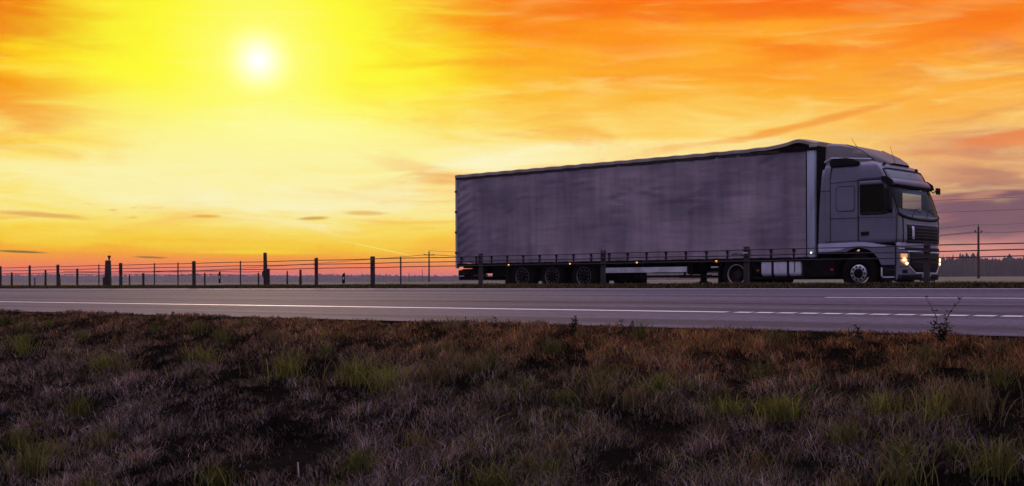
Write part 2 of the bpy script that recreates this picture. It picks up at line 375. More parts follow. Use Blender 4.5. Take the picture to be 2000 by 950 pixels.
# tufts of longer greener grass
TX, TY, TH, TW, TL, TC = [], [], [], [], [], []
spots = []
for (a, b, s) in ((40,665,.3),(200,700,.26),(240,710,.30),(400,690,.30),(545,700,.30),(560,715,.25),(700,730,.34),(760,740,.30),(850,720,.28),(1170,760,.26),(1240,770,.2),(1290,740,.2),
                  (1430,790,.18),(1510,795,.22),(1530,800,.20),(1725,790,.22),(1830,800,.26),(1860,795,.32),(1900,790,.28),(700,900,.2),(150,790,.22),(60,900,.3),(960,940,.24),(1650,850,.2),(1480,900,.2),(1950,900,.24),(1760,930,.25),(420,930,.2),(820,860,.22),(1090,870,.2)):
    # base of the tuft on the verge under that place
    kx = (a-1000)/F
    lo, hi = 2., 30.
    for _ in range(40):
        m_ = (lo+hi)/2; xx, yy = UX*m_+RX*kx*m_, UY*m_+RY*kx*m_
        if 550 + F*(CZ - gz(xx, yy))/m_ > b + 25: lo = m_
        else: hi = m_
    spots.append((xx, yy, s*.9))
for _ in range(170):
    dd = rng.uniform(3.5, 24); kx = rng.uniform(-.48, .45); xx, yy = UX*dd+RX*kx*dd, UY*dd+RY*kx*dd
    if .8 < yy < 9.5: spots.append((xx, yy, rng.uniform(.07, .20)))
for (xx, yy, s) in spots:
    m_ = int(rng.uniform(90, 190)); r_ = s*.8
    rr = np.abs(rng.normal(0, r_*.55, m_)); aa = rng.uniform(0, 6.283, m_)
    TX.append(xx + rr*np.cos(aa)); TY.append(yy + rr*np.sin(aa)); TH.append(s*rng.uniform(.45, 1.15, m_)); TW.append(rng.uniform(.0035, .0075, m_)*np.ones(m_))
    TL.append(rng.uniform(.15, .85, m_)); base = (np.array([.135,.13,.03]) if len(TX) < 20 else np.array([.08,.082,.024])) if rng.uniform() < .7 else np.array([.11,.08,.04])
    TC.append(base[None]*rng.uniform(.35, 2.2, (m_, 1)))
blades('grass_tufts', *[np.concatenate(a) for a in (TX, TY, TH, TW, TL, TC)], 4, 'longer olive green tufts standing in the dark verge')

# short grass on the median
N = 150000
gx = rng.uniform(-1, 1, N); gx = -30 + gx*48; gy = 20.2 + rng.uniform(0, 1, N)**1.2 * 6.5
h = rng.uniform(.02, .065, N)*(1 + .5*vnoise(gx*1.1, gy*2)); w = rng.uniform(.008, .022, N)
c = np.array([.075,.072,.024])[None]*np.ones((N,1)); c = np.where(rng.uniform(0,1,(N,1)) < .4, np.array([.14,.09,.05]), c)*rng.uniform(.5, 1.5, (N, 1))
blades('median_grass', gx, gy, np.clip(h,.015,.12), w, rng.uniform(.1, .7, N), c, 2, 'short grass of the strip between the two roads')

# ------------------------------------------------------------------ weeds, sticks
def weed(name, pxl, base_y, hgt, label, seed, bush=True, stems=None, group='dark weeds on the road edge of the verge', Yl=9.5):
    r = random.Random(seed); x, dd = on_line(pxl, Yl); z = gz(x, Yl)
    root = empty(name, (x, Yl, z)); tag(root, label, 'weed', group)
    st = MB(); lf = MB()
    def leaf(p, dirv, L_, W_):
        dirv = dirv.normalized(); sd = dirv.cross(Vector((r.uniform(-1,1), r.uniform(-1,1), r.uniform(-.3,1)))).normalized()
        q = [p, p + dirv*L_*.5 + sd*W_, p + dirv*L_ + Vector((0,0,-.2*L_)), p + dirv*L_*.5 - sd*W_]
        lf.bm.faces.new([lf.bm.verts.new(v) for v in q])
    for sidx in range(len(stems) if stems else (r.randint(3, 5) if bush else r.randint(1, 2))):
        a = r.uniform(0, 6.28); ln = r.uniform(.04, .30); H = hgt*(1 if sidx == 0 else r.uniform(.45, .95))
        if stems: ln, H = stems[sidx]; a = R(41.6) if ln > 0 else R(41.6+180); ln = abs(ln)
        pts = [Vector((math.cos(a)*ln*H*t*t + r.uniform(-.01,.01), math.sin(a)*ln*H*t*t + r.uniform(-.01,.01), H*t)) for t in [i/7 for i in range(8)]]
        st.tube(pts, .0042, 5, .002)
        for i in range(1, 8):
            for _ in range(5 if i < 4 else 3):
                leaf(pts[i], Vector((r.uniform(-1,1), r.uniform(-1,1), r.uniform(0,.9))), r.uniform(.03, .06)*(1.3 - i*.09), r.uniform(.006, .011))
    st.build('stem', M['weed'], root); lf.build('leaves', M['weed'], root)
weed('weed', 1838, 665, .43, 'tall bushy weed standing against the dashed line at the right', 1, stems=((-.32,.37),(.42,.35),(-.5,.17),(.15,.22),(.35,.16),(-.1,.15),(.6,.14),(-.7,.10)))
weed('weed', 1120, 645, .17, 'squat dark weed in front of the middle of the trailer', 2)
weed('weed', 1215, 650, .15, 'left one of two small weeds side by side left of the lorry drive wheel', 3, False)
weed('weed', 1232, 650, .13, 'right one of two small weeds side by side left of the lorry drive wheel', 4, False)
weed('weed', 1678, 662, .13, 'thin lone weed on the orange grass edge below the front wheel', 5, False)
weed('weed', 967, 640, .15, 'thin pointed weed in front of the rearmost trailer strap posts', 6, False)
weed('weed', 908, 640, .13, 'low rounded weed below the trailer rear corner', 7)
weed('weed', 336, 615, .13, 'thin spiky weed at the left end of the verge edge', 8, False)
def stick(pxl, pyb, L_, tilt, label, seed):
    kx = (pxl-1000)/F; lo, hi = 1.5, 25
    for _ in range(40):
        m_ = (lo+hi)/2; xx, yy = UX*m_+RX*kx*m_, UY*m_+RY*kx*m_
        if 550 + F*(CZ - gz(xx, yy))/m_ > pyb: lo = m_
        else: hi = m_
    b = MB(); r = random.Random(seed); z = gz(xx, yy)
    b.tube([(xx, yy, z), (xx + L_*.3*math.sin(tilt)*RX, yy + L_*.3*math.sin(tilt)*RY, z + L_*.4*math.cos(tilt)), (xx + L_*math.sin(tilt)*RX, yy + L_*math.sin(tilt)*RY, z + .015 + L_*math.cos(tilt))], .006, 6, .004)
    o = b.build('stick', M['stick'], smooth=60); tag(o, label, 'stick')
stick(584, 938, .085, -.08, 'short pale upright stick in the dark grass at the bottom left', 1)
stick(155, 842, .08, 1.25, 'bleached twig lying nearly flat in the left grass', 2)

# ------------------------------------------------------------------ cable barrier
BY = 21.5
bar = empty('cable_barrier', (on_line(939, BY)[0], BY, gz(on_line(939, BY)[0], BY)))
tag(bar, 'three strand steel cable barrier on posts along the grass median', 'barrier')
bx0, by0, bz0 = bar.location
def post_mesh(w, t, hgt, notch=True):
    b = MB(); b.box(-w/2, w/2, -t/2, t/2, -.05, hgt - .035, .006)
    if notch:
        b.box(-w/2, -w*.18, -t/2, t/2, hgt - .036, hgt, .004); b.box(w*.18, w/2, -t/2, t/2, hgt - .036, hgt, .004)
        for zz in (.47, .58, .69): b.box(-w*.62, w*.62, -t*.75, -t*.5 - .001, zz - .012, zz + .012)
    return b
posts = [1, 58, 113, 236, 379, 618, 728, 939, 1178, 1458, 1810]
CH = (.47, .58, .69)
pm = None
extra = [on_line(1810, BY)[0] + 3.75*i for i in (1, 2, 3)]
for i, p_ in enumerate(posts + extra):
    x = on_line(p_, BY)[0] if i < len(posts) else p_
    if pm is None:
        o = post_mesh(.10, .07, .76).build('post', M['post'], bar); pm = o
    else:
        o = pm.copy(); col.objects.link(o); o.parent = bar
    o.location = (x - bx0, 0, gz(x, BY) - bz0); o.rotation_euler = (0, R(random.uniform(-.8, .8)), R(random.uniform(-25, 25)))
tp = None
for p_ in (191.5, 300, 346, 468, 781):
    x = on_line(p_, BY)[0]
    if tp is None:
        o = MB().tube([(0,0,-.05),(0,0,.73)], .020, 8).build('line_post', M['galv'], bar, smooth=40); tp = o
    else: o = tp.copy(); col.objects.link(o); o.parent = bar
    o.location = (x - bx0, .03, gz(x, BY) - bz0)
# white caps / reflectors on two posts
for p_, zz in ((1458, .62), (728, .66)):
    x = on_line(p_, BY)[0]
    MB().box(-.05, .05, -.052, -.044, zz, zz + .03).build('reflector', M['white_mark'], bar).location = (x - bx0, 0, gz(x, BY) - bz0)
for h_ in CH:
    b = MB(); pts = []
    for x in np.arange(-75, 6, 1.25):
        pts.append((x - bx0, -.062, gz(x, BY) - bz0 + h_ - .006*math.sin(x*1.7 + h_*9)))
    b.tube(pts, .011, 6); b.build('cable', M['cable'], bar, smooth=60)

# ------------------------------------------------------------------ loose posts left of the lorry
def loose_post(name, px_, top, w_px, label, Yl=23.5, lean=0, mat_='wood', kind='square', group=None, cat='post', extra=None):
    x, dd = on_line(px_, Yl); zb = gz(x, Yl); ht = z_at(top, dd) - zb; w = w_px/F*dd
    b = MB()
    n = 10
    rings = [(-.1, 1.05), (.0, 1.0), (ht*.5, .95), (ht*.93, .82), (ht, .45 if kind == 'point' else .8)]
    V = []
    for (zz, f) in rings:
        V.append([(w/2*f*math.cos(a)*(1+.08*math.sin(3*a+px_)), w/2*f*math.sin(a), zz) for a in [2*math.pi*j/n for j in range(n)]])
    b.grid([list(c_) for c_ in zip(*V)], closed_u=True)
    b.bm.faces.new([b.bm.verts.new(v) for v in V[-1]])
    o = b.build(name, M[mat_], smooth=50); o.location = (x, Yl, zb); o.rotation_euler = (0, R(lean), 0)
    tag(o, label, cat, group); return o, x, dd, zb, ht, w
G = 'short dark wooden stakes beyond the cable barrier'
loose_post('wooden_stake', 23, 532, 4.5, 'pointed dark stake nearest the left end of the barrier', kind='point', group=G)
loose_post('wooden_stake', 68, 542, 2.5, 'tiny thin stake just right of the second barrier post', kind='point', group=G)
loose_post('wooden_stake', 89, 528, 4.5, 'flat topped stake in the gap between the second and third barrier posts', group=G)
loose_post('wooden_stake', 117, 535, 4, 'low slanted stake leaning at the foot of a barrier post far left', lean=-6, group=G)
loose_post('wooden_stake', 561, 529, 3.5, 'pointed stake right of the tall leaning post', kind='point', group=G)
loose_post('wooden_stake', 587, 527, 5.5, 'thick flat topped stake left of the double notched barrier post', group=G)
# thick gatepost with a flared cap
o, x, dd, zb, ht, w = loose_post('gatepost', 211, 509, 13.5, '', Yl=23.2, mat_='wood', cat='post')
tag(o, 'very thick dark post with a small flared knob on top', 'post')
kb = MB(); kb.tube([(w*.28,0,ht-.02),(w*.30,0,ht+.07)], .02, 8, .03); kb.tube([(w*.30,0,ht+.07),(w*.34,0,ht+.17)], .035, 8, .065); kb.build('knob', M['wood'], o, smooth=40)
MB().box(-w*.78, -w*.42, -.1, .1, -.05, ht*.36, .01).build('side_block', M['wood'], o)
# tall leaning post with brace
o, x, dd, zb, ht, w = loose_post('leaning_post', 519, 494, 8.5, '', Yl=22.6, lean=-2.0)
tag(o, 'tallest wooden post, leaning slightly left with a short brace beside it', 'post')
MB().prism_xz([(w*.4,-.1),(w*1.05,-.1),(w*1.15,ht*.5),(w*.5,ht*.52),(w*.42,ht*.46)], -.05, .05).build('brace', M['wood'], o)
MB().prism_xz([(-w*.95,ht*.32),(-w*.95,ht*.42),(-w*.4,ht*.46),(-w*.4,ht*.22)], -.04, .04).build('knee', M['wood'], o)
# roadside marker posts
def marker(px_, top, w_px, label, Yl):
    x, dd = on_line(px_, Yl); zb = gz(x, Yl); ht = z_at(top, dd) - zb; w = w_px/F*dd
    root = empty('marker_post', (x, Yl, zb), (0, 0, R(41))); tag(root, label, 'marker post', 'roadside marker posts')
    MB().prism_xz([(-w/2,-.1),(w/2,-.1),(w/2,ht*.28),(-w/2,ht*.28)], -.03, .03).build('foot', M['white_mark'], root)
    MB().prism_xz([(-w/2,ht*.282),(w/2,ht*.282),(w/2,ht),(-w/4,ht-.03),(-w/2,ht-.08)], -.03, .03).build('body', M['black'], root)
    MB().box(-w*.22, w*.22, -.036, -.031, ht*.55, ht*.72).build('reflector', M['white_mark'], root)
marker(671, 533, 5, 'dark roadside marker post with pale reflector left of the wide post', 24.5)
marker(429, 530, 3.5, 'thin roadside marker post between two thin barrier poles', 24.5)
# low wire fence behind
WY = 25.0
wf = empty('wire_fence', (on_line(253, WY)[0], WY, gz(on_line(253, WY)[0], WY))); tag(wf, 'low thin wire fence behind the barrier at the left', 'fence')
fx0, _, fz0 = wf.location
for p_, tpy in ((151, 525), (253, 537), (280, 534), (400, 533), (505, 533)):
    x, dd = on_line(p_, WY); zb = gz(x, WY)
    o = MB().tube([(0,0,-.05),(0,0,z_at(tpy, dd)-zb)], .045 if p_ in (151,280) else .028, 7).build('post', M['wood'], wf, smooth=40); o.location = (x-fx0, 0, zb-fz0)
for tpy in (531, 537):
    pts = []
    for p_ in range(125, 520, 24):
        x, dd = on_line(p_, WY); pts.append((x-fx0, 0, z_at(tpy + .6*math.sin(p_), dd) - fz0))
    MB().tube(pts, .009, 5).build('wire', M['cable'], wf)

# ------------------------------------------------------------------ utility poles and their wires
def utility_pole(px_, top, base, depth, w_px, label, arm=1.6, ins=3):
    x, y = at_depth(px_, depth); zb = min(gz(x, y), z_at(base, depth)); ht = z_at(top, depth) - zb; r_ = w_px/F*depth/2
    root = empty('utility_pole', (x, y, zb)); tag(root, label, 'utility pole', 'utility poles in the field')
    MB().tube([(0,0,-.3),(0,0,ht)], r_*1.1, 10, r_*.75).build('pole', M['wood'], root, smooth=40)
    if arm:
        zz = ht*.90 if ht > 3 else ht
        ax = Vector((RX, RY, 0)).lerp(Vector((UX, UY, 0)), .45).normalized()
        MB().tube([Vector((0,0,zz)) - ax*arm/2, Vector((0,0,zz)) + ax*arm/2], r_*.45, 6).build('crossarm', M['wood'], root)
        for s in (-1, 1):
            o = MB().lathe_y(0, 0, [(0,0),(0,r_*.5),(.25,r_*.6),(.3,0)], 10).build('insulator', M['steel_dark'], root)
            o.rotation_euler = (R(90), 0, 0); o.location = Vector((0,0,zz)) + ax*arm/2*.92*s
        MB().tube([(0,0,ht-.05),(0,0,ht+.35)], r_*.35, 6).build('top_pin', M['steel_dark'], root)
    return Vector((x, y, zb)), ht
P1, h1 = utility_pole(1911, 443, 553, 175, 5, 'nearest utility pole standing in the field right of the lorry', 1.8)
P2, h2 = utility_pole(838, 492, 557, 330, 3.2, 'utility pole with crossarm just left of the trailer rear', 3.4)
P3, h3 = utility_pole(799, 533, 553, 900, 1.5, 'short far utility pole before the tree line, left of the crossarm pole', 0)
P4, h4 = utility_pole(825, 526, 553, 1300, 1.2, 'faintest far mast above the tree line left of the trailer', 0)
Pr, hr = utility_pole(2260, 395, 556, 115, 6, 'utility pole outside the right edge of the picture', 1.8)
def wires(A, ha, B, hb, label, offs, r_=.035, group='power lines'):
    t = (B - A); t.z = 0; t.normalize(); side = Vector((-t.y, t.x, 0))
    root = empty('power_line', A + Vector((0,0,ha))); tag(root, label, 'power line', group)
    for (so, zo) in offs:
        a = Vector((0,0,zo)) + side*so; b_ = B + Vector((0,0,hb + zo)) + side*so - root.location
        L_ = (b_-a).length; pts = [a.lerp(b_, i/20) + Vector((0,0,-4*.012*L_*(i/20)*(1-i/20))) for i in range(21)]
        MB().tube(pts, r_, 5).build('wire', M['cable'], root)
o3 = ((-.8, -.75), (.8, -.75), (0, .3))
wires(P1, h1, Pr, hr, 'three overhead wires right of the nearest utility pole', o3, .025)
wires(P1, h1, P2, h2, 'overhead wires from the nearest utility pole left behind the lorry', o3, .03)
xq, yq = at_depth(-300, 620)
wires(P2, h2, Vector((xq, yq, 0)), 9.5, 'faint overhead wires left of the crossarm pole', ((-.8,-.75),(.8,-.75)), .03)
# higher pair crossing the right sky
xa, ya = at_depth(1300, 170); xb, yb = at_depth(2500, 150)
wires(Vector((xa, ya, 0)), 9.5, Vector((xb, yb, 0)), 11, 'two higher thin wires crossing the purple sky right of the cab', ((0,0),(.3,1.6)), .022)

# ------------------------------------------------------------------ distant forest
def forest():
    V = []; Fc = []; n = 0; r = random.Random(3)
    def tree(x, y, zb, h, w, pointed):
        nonlocal n
        k = 5; a0 = r.uniform(0, 6.28)
        if pointed: prof = [(-.5,.9),(.25,1.0),(.55,.66),(.8,.3),(1.0,.02)]
        else: prof = [(-.5,.8),(.35,1.0),(.65,.95),(.86,.62),(1.0,.12)]
        for (t, f) in prof:
            for j in range(k):
                a = a0 + 6.283*j/k; rr = w*f*r.uniform(.7, 1.25)
                V.append((x + rr*math.cos(a), y + rr*math.sin(a), zb + h*max(t, 0)*r.uniform(.96, 1.04) + (-3 if t < 0 else 0)))
        for i in range(len(prof)-1):
            for j in range(k):
                j2 = (j+1) % k; Fc.append((n+i*k+j, n+i*k+j2, n+(i+1)*k+j2, n+(i+1)*k+j))
        n += k*len(prof)
    pxv = -500
    while pxv < 2500:
        depth = np.interp(pxv, [-500, 550, 880, 1250, 1500, 1800, 2500], [3600, 3500, 2500, 2000, 1500, 1050, 950])
        Ht = np.interp(pxv, [-500, 550, 700, 880, 1500, 1800, 1900, 2500], [21, 21, 18, 14, 13.5, 16, 15.5, 15])
        Ht *= 1 + .06*math.sin(pxv*.021) + .05*math.sin(pxv*.07+1)
        for row in range(3):
            dd = depth*(1 + row*.012) + r.uniform(-8, 8); p_ = pxv + r.uniform(-1.5, 1.5)
            x, y = at_depth(p_, dd); zb = gz(x, y)
            hh = Ht*r.uniform(.80, 1.04)*(1.16 if r.random() < .07 else 1)
            tree(x, y, zb, hh, r.uniform(1.8, 3.6)*(dd/1100)**.4, r.random() < .6)
        pxv += 2.1*(1050/depth)**.5
    o = np_mesh('distant_forest', np.array(V), np.array(Fc), M['forest']); tag(o, 'distant hazy line of trees along the horizon', kind='stuff')
forest()

# ------------------------------------------------------------------ the lorry   (x forward, origin on the road under it)
LX, LY = -22.0, 31.575
lor = empty('articulated_lorry', (LX, LY, .004 + float(grade(LX))), (0, -math.atan(.0042), 0))
tag(lor, 'silver grey articulated lorry with curtain side trailer driving right on the far road', 'lorry')
S = -1.275   # near side
# --- trailer curtain
def strap_x(i): return -7.2 + i*.702
nS = 19
def curtain(side, name='curtain'):
    b = MB(); cols_ = 300; rows_ = 44; P = []
    for i in range(cols_ + 1):
        x = -7.42 + 13.22*i/cols_; c_ = []
        for j in range(rows_ + 1):
            t = j/rows_; z = .965 + 2.90*t
            ph = (x + 7.2)/.702*2*math.pi
            low = max(0, 1 - t/.16)
            dy = .013*math.exp(-((math.cos(ph/2))/.25)**2) + .030*noise.noise(Vector((x*.55, z*1.1, 3*side))) + .006*noise.noise(Vector((x*3, z*.35, 9)))
            dy += low*(.014*math.cos(ph) + .016*noise.noise(Vector((x*1.7, z*9, 1))))
            rear = max(0, 1 - (x + 7.42)/1.1)      # diagonal creases at the rear edge
            dy += rear*.016*math.sin(z*21 - x*9 + 2.4*noise.noise(Vector((x*2, z*2, 0))))
            cr = noise.noise(Vector((x*.42 + 4, z*2.6, 2))); dy += .055*math.exp(-(cr/.07)**2)*max(0, min(1, (t-.15)*4))*noise.noise(Vector((x*.8, z*1.3, 8)))
            topf = max(0, (t-.86)/.14); dy += topf*.010*noise.noise(Vector((x*4.5, z, 5)))
            c_.append((x, side*(1.262 + dy), z + (-.018*(1-abs(math.sin(ph/2)))*(j == 0))))
        P.append(c_)
    b.grid(P); return b.build(name, M['curtain'], lor, smooth=80)
cn = curtain(-1); cf = curtain(1)
# trailer box inside (keeps light from passing through), floor, roof, walls
MB().box(-7.46, 5.98, -1.19, 1.19, .98, 3.86).build('cargo_box', M['steel_dark'], lor)
# roof tarp with slight waviness and a hump at the front
b = MB(); P = []
for i in range(121):
    x = -7.5 + 13.66*i/120; c_ = []
    hump = .13*math.exp(-((x-5.55)/.42)**2) + .03*math.exp(-((x-5.0)/.8)**2)
    bow = .014*math.sin((x+7.5)/.68*math.pi*2)*0.5
    zc = 4.01 + .03*(x+7.5)/13.6 + bow + hump
    for yy, dz in ((-1.292,-.105),(-1.29,-.02),(-1.25,0),(-.8,.02),(0,.03),(.8,.02),(1.25,0),(1.29,-.02),(1.292,-.105)):
        c_.append((x, yy, zc + dz + .006*noise.noise(Vector((x*5, yy*3, 0)))))
    P.append(c_)
b.grid(P); b.bm.faces.new([b.bm.verts.new(p) for p in P[0]]); b.bm.faces.new([b.bm.verts.new(p) for p in P[-1]])
b.build('roof', M['roof'], lor, smooth=60)
for sd in (-1, 1):
    b = MB(); b.box(-7.5, 6.1, sd*1.282 if sd < 0 else 1.24, -1.24 if sd < 0 else 1.282, 3.84, 3.925, .006); b.build('roof_rail', M['steel_dark'], lor)
    b = MB(); b.box(-7.5, 6.1, sd*1.277 if sd < 0 else 1.20, -1.20 if sd < 0 else 1.277, .85, .955, .006)
    for i in range(46): b.box(-7.3+i*.292, -7.25+i*.292, sd*1.287 if sd < 0 else 1.278, -1.278 if sd < 0 else 1.287, .93, .965)
    b.build('side_rail', M['chassis'], lor)
    b = MB(); b.box(5.83, 6.05, sd*1.283 if sd < 0 else 1.15, -1.15 if sd < 0 else 1.283, .95, 3.853, .012); b.build('front_pillar', M['pillar'], lor, smooth=30)
    b = MB(); b.box(-7.5, -7.425, sd*1.28 if sd < 0 else 1.16, -1.16 if sd < 0 else 1.28, .80, 3.95, .008); b.build('rear_pillar', M['pillar'], lor)
    b = MB(); b.box(5.795, 5.828, sd*1.279 if sd < 0 else 1.23, -1.23 if sd < 0 else 1.279, .96, 3.85); b.build('tension_pole', M['black'], lor)
    for zz in (1.3, 2.0, 2.7, 3.4): MB().box(-7.515, -7.41, sd*1.292 if sd < 0 else 1.281, -1.281 if sd < 0 else 1.292, zz, zz+.07, .004).build('hinge', M['steel_dark'], lor)
MB().box(5.99, 6.04, -1.14, 1.14, .98, 3.85).build('front_wall', M['steel_dark'], lor)
MB().box(-7.50, -7.462, -1.15, -.01, .98, 3.93, .004).build('rear_door', M['pillar'], lor)
MB().box(-7.50, -7.462, .01, 1.15, .98, 3.93, .004).build('rear_door', M['pillar'], lor)
# roof front corner gear (sliding roof carriage)
b = MB(); b.prism_xz([(4.95,3.90),(5.2,4.0),(5.9,4.0),(6.16,3.93),(6.16,3.86),(5.3,3.86)], -1.305, -1.296); b.build('roof_carriage', M['chassis'], lor)
for i in range(4): MB().box(5.93+i*.06, 5.955+i*.06, -1.318, -1.308, 3.93, 4.02).build('roof_clip', M['white_mark'], lor)
# straps with buckles
s0 = None
for sd in (-1, 1):
    for i in range(nS):
        x = strap_x(i)
        if s0 is None:
            b = MB(); b.box(-.022, .022, -.012, 0, .90, 1.21); b.box(-.045, .045, -.02, .0, 1.13, 1.20, .004); b.box(-.03, .03, -.024, -.006, .985, 1.05, .004)
            s0 = b.build('curtain_strap', M['black'], lor); bk = MB().box(-.016, .016, -.034, -.026, 1.065, 1.10).build('buckle', M['steel_dark'], s0)
            st, bb = s0, bk
        else:
            st = s0.copy(); col.objects.link(st); st.parent = lor; bb = bk.copy(); col.objects.link(bb); bb.parent = st
        st.location = (x, sd*1.295, 0); st.rotation_euler = (0, 0, 0 if sd < 0 else math.pi)
# chassis rails of trailer
for sd in (-1, 1):
    b = MB(); b.box(-7.3, 5.4, sd*.55-.06, sd*.55+.06, .62 if sd else 0, .845); b.build('trailer_beam', M['chassis'], lor)
b = MB()
for i in range(20): b.box(-7.2+i*.68, -7.12+i*.68, -1.195, 1.195, .80, .948)
b.build('cross_members', M['chassis'], lor)
# rear underrun bar and lamp board
b = MB(); b.box(-7.42, -7.30, -1.2, 1.2, .40, .52, .01); b.box(-7.40, -6.9, -1.24, -1.0, .55, .74, .02); b.box(-7.40, -6.9, 1.0, 1.24, .55, .74, .02); b.box(-7.36,-7.0,-.6,-.5,.45,.8); b.box(-7.36,-7.0,.5,.6,.45,.8)
b.prism_xz([(-7.45,.70),(-7.2,.78),(-6.2,.78),(-6.2,.45),(-7.0,.40),(-7.2,.55)], -1.19, -1.12)
b.build('rear_underrun_bar', M['chassis'], lor)
MB().box(-7.428, -7.42, -1.15, -.75, .56, .70).build('rear_lamp', M['red_mark'], lor); MB().box(-7.428, -7.42, .75, 1.15, .56, .70).build('rear_lamp', M['red_mark'], lor)
MB().box(-6.7, -6.05, -1.22, -1.20, .52, .58).build('bumper_board', M['wood'], lor)
# side guards
b = MB(); b.box(-1.05, 1.92, -1.255, -1.225, .585, .745, .006); b.build('side_guard', M['guard'], lor)
b = MB(); b.box(-1.05, 1.92, 1.225, 1.255, .585, .745, .006); b.build('side_guard', M['guard'], lor)
for sd in (-1,1):
    b = MB(); b.box(-.0, 2.75, sd*1.2-.012, sd*1.2+.012, .43, .50, .004)
    for xx in (.2, 2.0): b.box(xx, xx+.07, sd*1.19-.01, sd*1.19+.01, .48, .86)
    b.build('lower_guard_rail', M['chassis'], lor)
MB().box(1.93, 2.1, -1.22, -.6, .52, .82, .01).build('bracket', M['chassis'], lor); MB().box(2.6,3.05,-1.15,-.7,.62,.66).build('bracket', M['chassis'], lor)
MB().box(2.72, 2.95, -1.2, -1.16, .70, .745).build('rating_plate', M['white_mark'], lor)
# landing legs
for sd in (-1, 1):
    b = MB(); b.box(2.24, 2.38, sd*.95-.07, sd*.95+.07, .36, .85); b.box(2.20,2.42,sd*.95-.09,sd*.95+.09,.60,.84); b.box(2.10, 2.52, sd*.95-.12, sd*.95+.12, .24, .29, .01); b.prism_xz([(2.18,.29),(2.44,.29),(2.36,.38),(2.26,.38)], sd*.95-.05, sd*.95+.05)
    b.build('landing_leg', M['chassis'], lor)
# wheel builder
def wheel(x, side, kind, dual=False, r=.505):
    cz = r - .004; yo = side*1.245      # outer face
    w = .60 if dual else .34
    s_ = side
    tyre = MB().lathe_y(x, cz, [(yo - s_*w, .29), (yo - s_*w, r-.06), (yo - s_*(w-.04), r-.01), (yo - s_*(w-.08), r), (yo - s_*.09, r), (yo - s_*.04, r-.012), (yo, r-.07), (yo + s_*.004, r-.13), (yo - s_*.01, .292), (yo - s_*.05, .28)], 48)
    t = tyre.build('wheel', M['rubber'], lor, smooth=40)
    if kind == 'front':
        rb = MB().lathe_y(x, cz, [(yo - s_*.075,.235),(yo + s_*.015,.226),(yo + s_*.03,.20),(yo + s_*.03,.13),(yo,.125)], 48).build('rim', M['chrome'], t, smooth=35)
        b = MB()
        for j in range(10):
            a = 2*math.pi*j/10; cx_, cz_ = x + .178*math.cos(a), cz + .178*math.sin(a)
            b.lathe_y(cx_, cz_, [(yo + s_*.031, 0), (yo + s_*.033, .022), (yo + s_*.033, .0), ], 12); b.lathe_y(cx_, cz_, [(yo+s_*.03,.030),(yo+s_*.036,.030),(yo+s_*.036,0)], 12)
        b.build('hand_holes', M['black'], t)
        MB().lathe_y(x, cz, [(yo,.126),(yo+s_*.05,.118),(yo+s_*.085,.10),(yo+s_*.09,0)], 32).build('hub', M['chassis'], t, smooth=35)
    elif kind == 'drive':
        MB().lathe_y(x, cz, [(yo - s_*.03,.295),(yo - s_*.0,.29),(yo - s_*.004,.272),(yo - s_*.035,.262)], 48).build('rim', M['chrome'], t, smooth=35)
        MB().lathe_y(x, cz, [(yo - s_*.036,.263),(yo - s_*.16,.24),(yo - s_*.18,.15),(yo - s_*.10,.13),(yo - s_*.08,.11),(yo - s_*.08,0)], 48).build('dish', M['rim_red'], t, smooth=35)
    else:
        MB().lathe_y(x, cz, [(yo - s_*.03,.292),(yo - s_*.002,.288),(yo - s_*.01,.274),(yo - s_*.03,.268)], 48).build('rim', M['rim_grey'], t, smooth=35)
        MB().lathe_y(x, cz, [(yo - s_*.031,.268),(yo - s_*.07,.25),(yo - s_*.035,.22),(yo - s_*.03,.14),(yo + s_*.0,.11),(yo + s_*.01,0)], 40).build('dish', M['rim_red'] if kind=='x' else M['chassis'], t, smooth=35)
        b = MB()
        for j in range(10):
            a = 2*math.pi*j/10+.2; b.lathe_y(x + .19*math.cos(a), cz + .19*math.sin(a), [(yo - s_*.03,.016),(yo - s_*.005,.016),(yo - s_*.003,0)], 8)
        b.build('wheel_nuts', M['rim_grey'], t)
    return t
for x in (-4.49, -3.22, -1.93):
    for sd in (-1, 1): wheel(x, sd, 'trailer', r=.50)
for sd in (-1, 1): wheel(3.59, sd, 'drive', True); wheel(7.31, sd, 'front')
for x in (-4.49, -3.22, -1.93, 3.59, 7.31): MB().tube([(x, -.9, .5), (x, .9, .5)], .07, 10).build('axle', M['chassis'], lor)
# mudguards
def arc_guard(x, r0, a0, a1, name='mudguard', y0=-1.26, y1=-.92, cz=.5):
    b = MB(); pts = []; n = 18
    for i in range(n+1):
        a = R(a0 + (a1-a0)*i/n); pts.append((x + r0*math.cos(a), cz + r0*math.sin(a)))
    for i in range(n, -1, -1):
        a = R(a0 + (a1-a0)*i/n); pts.append((x + (r0-.025)*math.cos(a), cz + (r0-.025)*math.sin(a)))
    b.prism_xz(pts, y0, y1); return b
for sd in (-1, 1):
    y0, y1 = (-1.26, -.9) if sd < 0 else (.9, 1.26)
    arc_guard(3.59, .60, 20, 195, y0=y0, y1=y1).build('mudguard', M['black'], lor)
    MB().box(2.98, 3.01, y0+.02, y1, .12, .52).build('mud_flap', M['rubber'], lor)
    # trailer fenders: long flat guards with flap
    b = MB(); b.box(-5.1, -1.35, y0+.05, y1, .80, .82); b.build('mudguard', M['black'], lor)
    b = MB(); b.prism_xz([(-5.25,.80),(-5.1,.80),(-5.02,.30),(-5.06,.14),(-5.3,.14),(-5.2,.45)], y0+.02, y1); b.build('mud_flap', M['rubber'], lor)
    b = MB(); b.box(-1.30, -1.28, y0+.03, y1, .2, .8); b.build('mud_flap', M['rubber'], lor)
